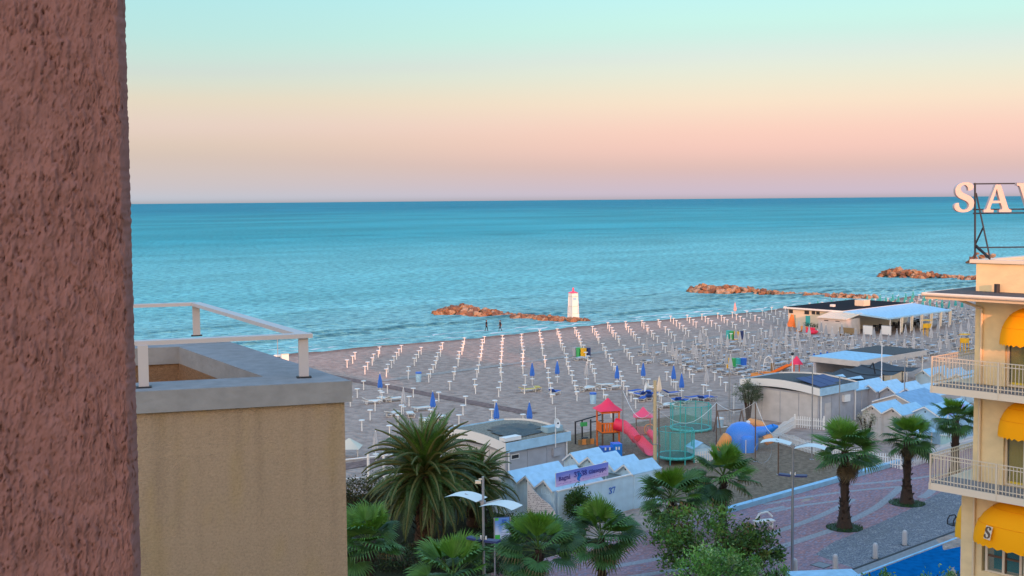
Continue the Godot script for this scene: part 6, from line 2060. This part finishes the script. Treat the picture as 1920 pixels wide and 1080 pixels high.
	shrub("low_hedge", "dark undergrowth hedge below the big feather palm", "hedge", Vector3(-5.5, 0, -66.0), 1.3, Vector3(4.5, 0.7, 1.5), 4200, 0.16, [Color(0.02, 0.045, 0.015), Color(0.03, 0.06, 0.02), Color(0.05, 0.045, 0.02)], "", false, 60)
	shrub("low_hedge", "dark hedge at the foot of the left lamp and info board", "hedge", Vector3(-0.2, 0, -64.5), 1.3, Vector3(2.2, 0.7, 1.0), 2600, 0.14, [Color(0.02, 0.05, 0.018), Color(0.032, 0.07, 0.02)], "", false, 40)
	shrub("olive_tree", "grey-green olive tree left of the larger pavilion", "tree", Vector3(21.223, 0.000, -109.596), 3.6, Vector3(1.25, 1.0, 1.1), 3400, 0.13, [Color(0.09, 0.125, 0.08), Color(0.065, 0.10, 0.06), Color(0.12, 0.15, 0.10)], "", true, 40)
	shrub("pale_shrub", "pale thin-leaved shrub between the pavilion and off-white huts", "shrub", Vector3(28.310, 0.000, -97.279), 3.3, Vector3(1.0, 1.2, 0.9), 1100, 0.14, [Color(0.30, 0.30, 0.25), Color(0.20, 0.22, 0.16), Color(0.36, 0.34, 0.30)], "", true, 26)


# ---------------------------------------------------------------- people

func person_body(pose: Array, tint: Callable, cell: float) -> ArrayMesh:
	# one skin over tapered bones: distances joined by a smooth minimum, meshed as surface nets
	var lo := Vector3(INF, INF, INF)
	var hi := -lo
	for k in pose:
		for i in 2:
			var rr: float = k[2 + i] + cell * 2
			lo = lo.min(k[i] - Vector3.ONE * rr)
			hi = hi.max(k[i] + Vector3.ONE * rr)
	var n := Vector3i(((hi - lo) / cell).ceil()) + Vector3i.ONE
	var field := PackedFloat32Array()
	field.resize(n.x * n.y * n.z)
	for z in n.z:
		for y in n.y:
			for x in n.x:
				var p := lo + Vector3(x, y, z) * cell
				var d := 1.0
				for k in pose:
					var a: Vector3 = k[0]
					var ab: Vector3 = k[1] - a
					var t := clampf((p - a).dot(ab) / maxf(ab.length_squared(), 1e-6), 0, 1)
					var q := (p - a - ab * t)
					var e := q.length() - lerpf(k[2], k[3], t)
					var h := clampf(0.5 + 0.5 * (d - e) / 0.035, 0, 1)
					d = lerpf(d, e, h) - 0.035 * h * (1 - h)
				field[x + n.x * (y + n.y * z)] = d
	var st := SurfaceTool.new()
	st.begin(Mesh.PRIMITIVE_TRIANGLES)
	st.set_smooth_group(0)
	var at := {}
	var step := [1, n.x, n.x * n.y]
	var count := 0
	for z in n.z - 1:
		for y in n.y - 1:
			for x in n.x - 1:
				var i0: int = x + n.x * (y + n.y * z)
				var sum := Vector3.ZERO
				var c := 0
				for ax in 3:
					for u in 2:
						for v in 2:
							var o := Vector3i.ZERO
							o[(ax + 1) % 3] = u
							o[(ax + 2) % 3] = v
							var i: int = i0 + o.x * step[0] + o.y * step[1] + o.z * step[2]
							var f0 := field[i]
							var f1 := field[i + step[ax]]
							if (f0 < 0) != (f1 < 0):
								var p := Vector3(o)
								p[ax] += f0 / (f0 - f1)
								sum += p
								c += 1
				if c:
					var w := lo + (Vector3(x, y, z) + sum / c) * cell
					st.set_color(tint.call(w))
					st.add_vertex(w)
					at[i0] = count
					count += 1
	for z in range(1, n.z - 1):
		for y in range(1, n.y - 1):
			for x in range(1, n.x - 1):
				var i0: int = x + n.x * (y + n.y * z)
				for ax in 3:
					if (field[i0] < 0) != (field[i0 + step[ax]] < 0):
						var u: int = step[(ax + 1) % 3]
						var v: int = step[(ax + 2) % 3]
						var q := [at.get(i0, -1), at.get(i0 - u, -1), at.get(i0 - u - v, -1), at.get(i0 - v, -1)]
						if q.min() >= 0:
							for k in [0, 1, 2, 0, 2, 3]:
								st.add_index(q[k])
	st.generate_normals()
	return st.commit()


func walker(label: String, at: Vector3, turn: float, stride: float, shirt: Color, trousers: Color, h: float) -> void:
	var r := thing("person", label, "person", at, turn)
	var hip := Vector3(0, 0.90, 0)
	var chest := Vector3(0, 1.32, 0.02)
	var neck := Vector3(0, 1.46, 0.02)
	var pose := [[hip + Vector3(0, 0.02, 0), Vector3(0, 1.12, 0), 0.135, 0.125], [Vector3(0, 1.1, 0), chest, 0.13, 0.15], [neck, Vector3(0, 1.56, 0.03), 0.055, 0.055], [Vector3(0, 1.60, 0.03), Vector3(0, 1.66, 0.025), 0.088, 0.095]]
	for s in [-1, 1]:
		var sw: float = s * stride
		var knee := Vector3(s * 0.10, 0.50, 0.16 * sw + 0.05)
		var ankle := Vector3(s * 0.095, 0.08 + maxf(0, -sw) * 0.06, 0.30 * sw - maxf(0, -sw) * 0.05)
		pose.append([hip + Vector3(s * 0.085, 0, 0), knee, 0.095, 0.062])
		pose.append([knee, ankle, 0.060, 0.040])
		pose.append([ankle + Vector3(0, -0.03, -0.04), ankle + Vector3(0, -0.05, 0.15), 0.042, 0.032])
		var sh := Vector3(s * 0.185, 1.39, 0.01)
		var elbow := Vector3(s * 0.24, 1.12, -0.10 * sw - 0.03)
		var wrist := Vector3(s * 0.235, 0.90, -0.22 * sw + 0.06)
		pose.append([Vector3(s * 0.05, 1.40, 0.01), sh, 0.07, 0.06])
		pose.append([sh, elbow, 0.053, 0.042])
		pose.append([elbow, wrist, 0.042, 0.028])
		var palm := wrist + (wrist - elbow).normalized() * 0.08
		pose.append([wrist, palm, 0.03, 0.034])
		for f in 4:
			var b := palm + Vector3(0, -0.01, (f - 1.5) * 0.018)
			pose.append([b, b + Vector3(-s * 0.012, -0.06 - 0.012 * (1 if f == 1 or f == 2 else 0), 0.01), 0.009, 0.008])
		pose.append([wrist + Vector3(-s * 0.01, -0.02, 0.025), wrist + Vector3(-s * 0.02, -0.07, 0.055), 0.011, 0.009])
	var tint := func(w: Vector3) -> Color:
		if w.y > 1.47 or (absf(w.x) > 0.19 and w.y < 1.1):
			return Color(0.32, 0.19, 0.13)
		if w.y > 0.93:
			return shirt
		return trousers if w.y > 0.09 else Color(0.05, 0.05, 0.05)
	var m := mat("figure", 1, 1, 1, 0.8, 0.3)
	m.vertex_color_use_as_albedo = true
	var s := Basis.from_scale(Vector3.ONE * h / 1.755)
	put("body", person_body(pose, tint, 0.024), m, r, Transform3D(s, Vector3.ZERO))
	var hair := SphereMesh.new()
	hair.radius = 0.105
	hair.height = 0.2
	put("hair", hair, mats.dark, r, Transform3D(s, Vector3(0, 1.665, 0.0) * h / 1.755))
	var nose := S()
	cyl(nose, Vector3(0, 1.64, 0.11), Vector3(0, 1.60, 0.145), 0.01, 0.018, 5)
	put("nose", done(nose), mat("skin", 0.32, 0.19, 0.13, 0.6), r, Transform3D(s, Vector3.ZERO))


func people() -> void:
	walker("dark-clothed walker at the waterline, left of the pair", Vector3(-3.986, 0.000, -187.232), 1.25, 0.55, Color(0.02, 0.022, 0.04), Color(0.015, 0.016, 0.03), 1.74)
	walker("dark-clothed walker at the waterline, right of the pair", Vector3(-1.857, 0.000, -187.054), -1.3, 0.8, Color(0.025, 0.018, 0.025), Color(0.02, 0.02, 0.035), 1.72)
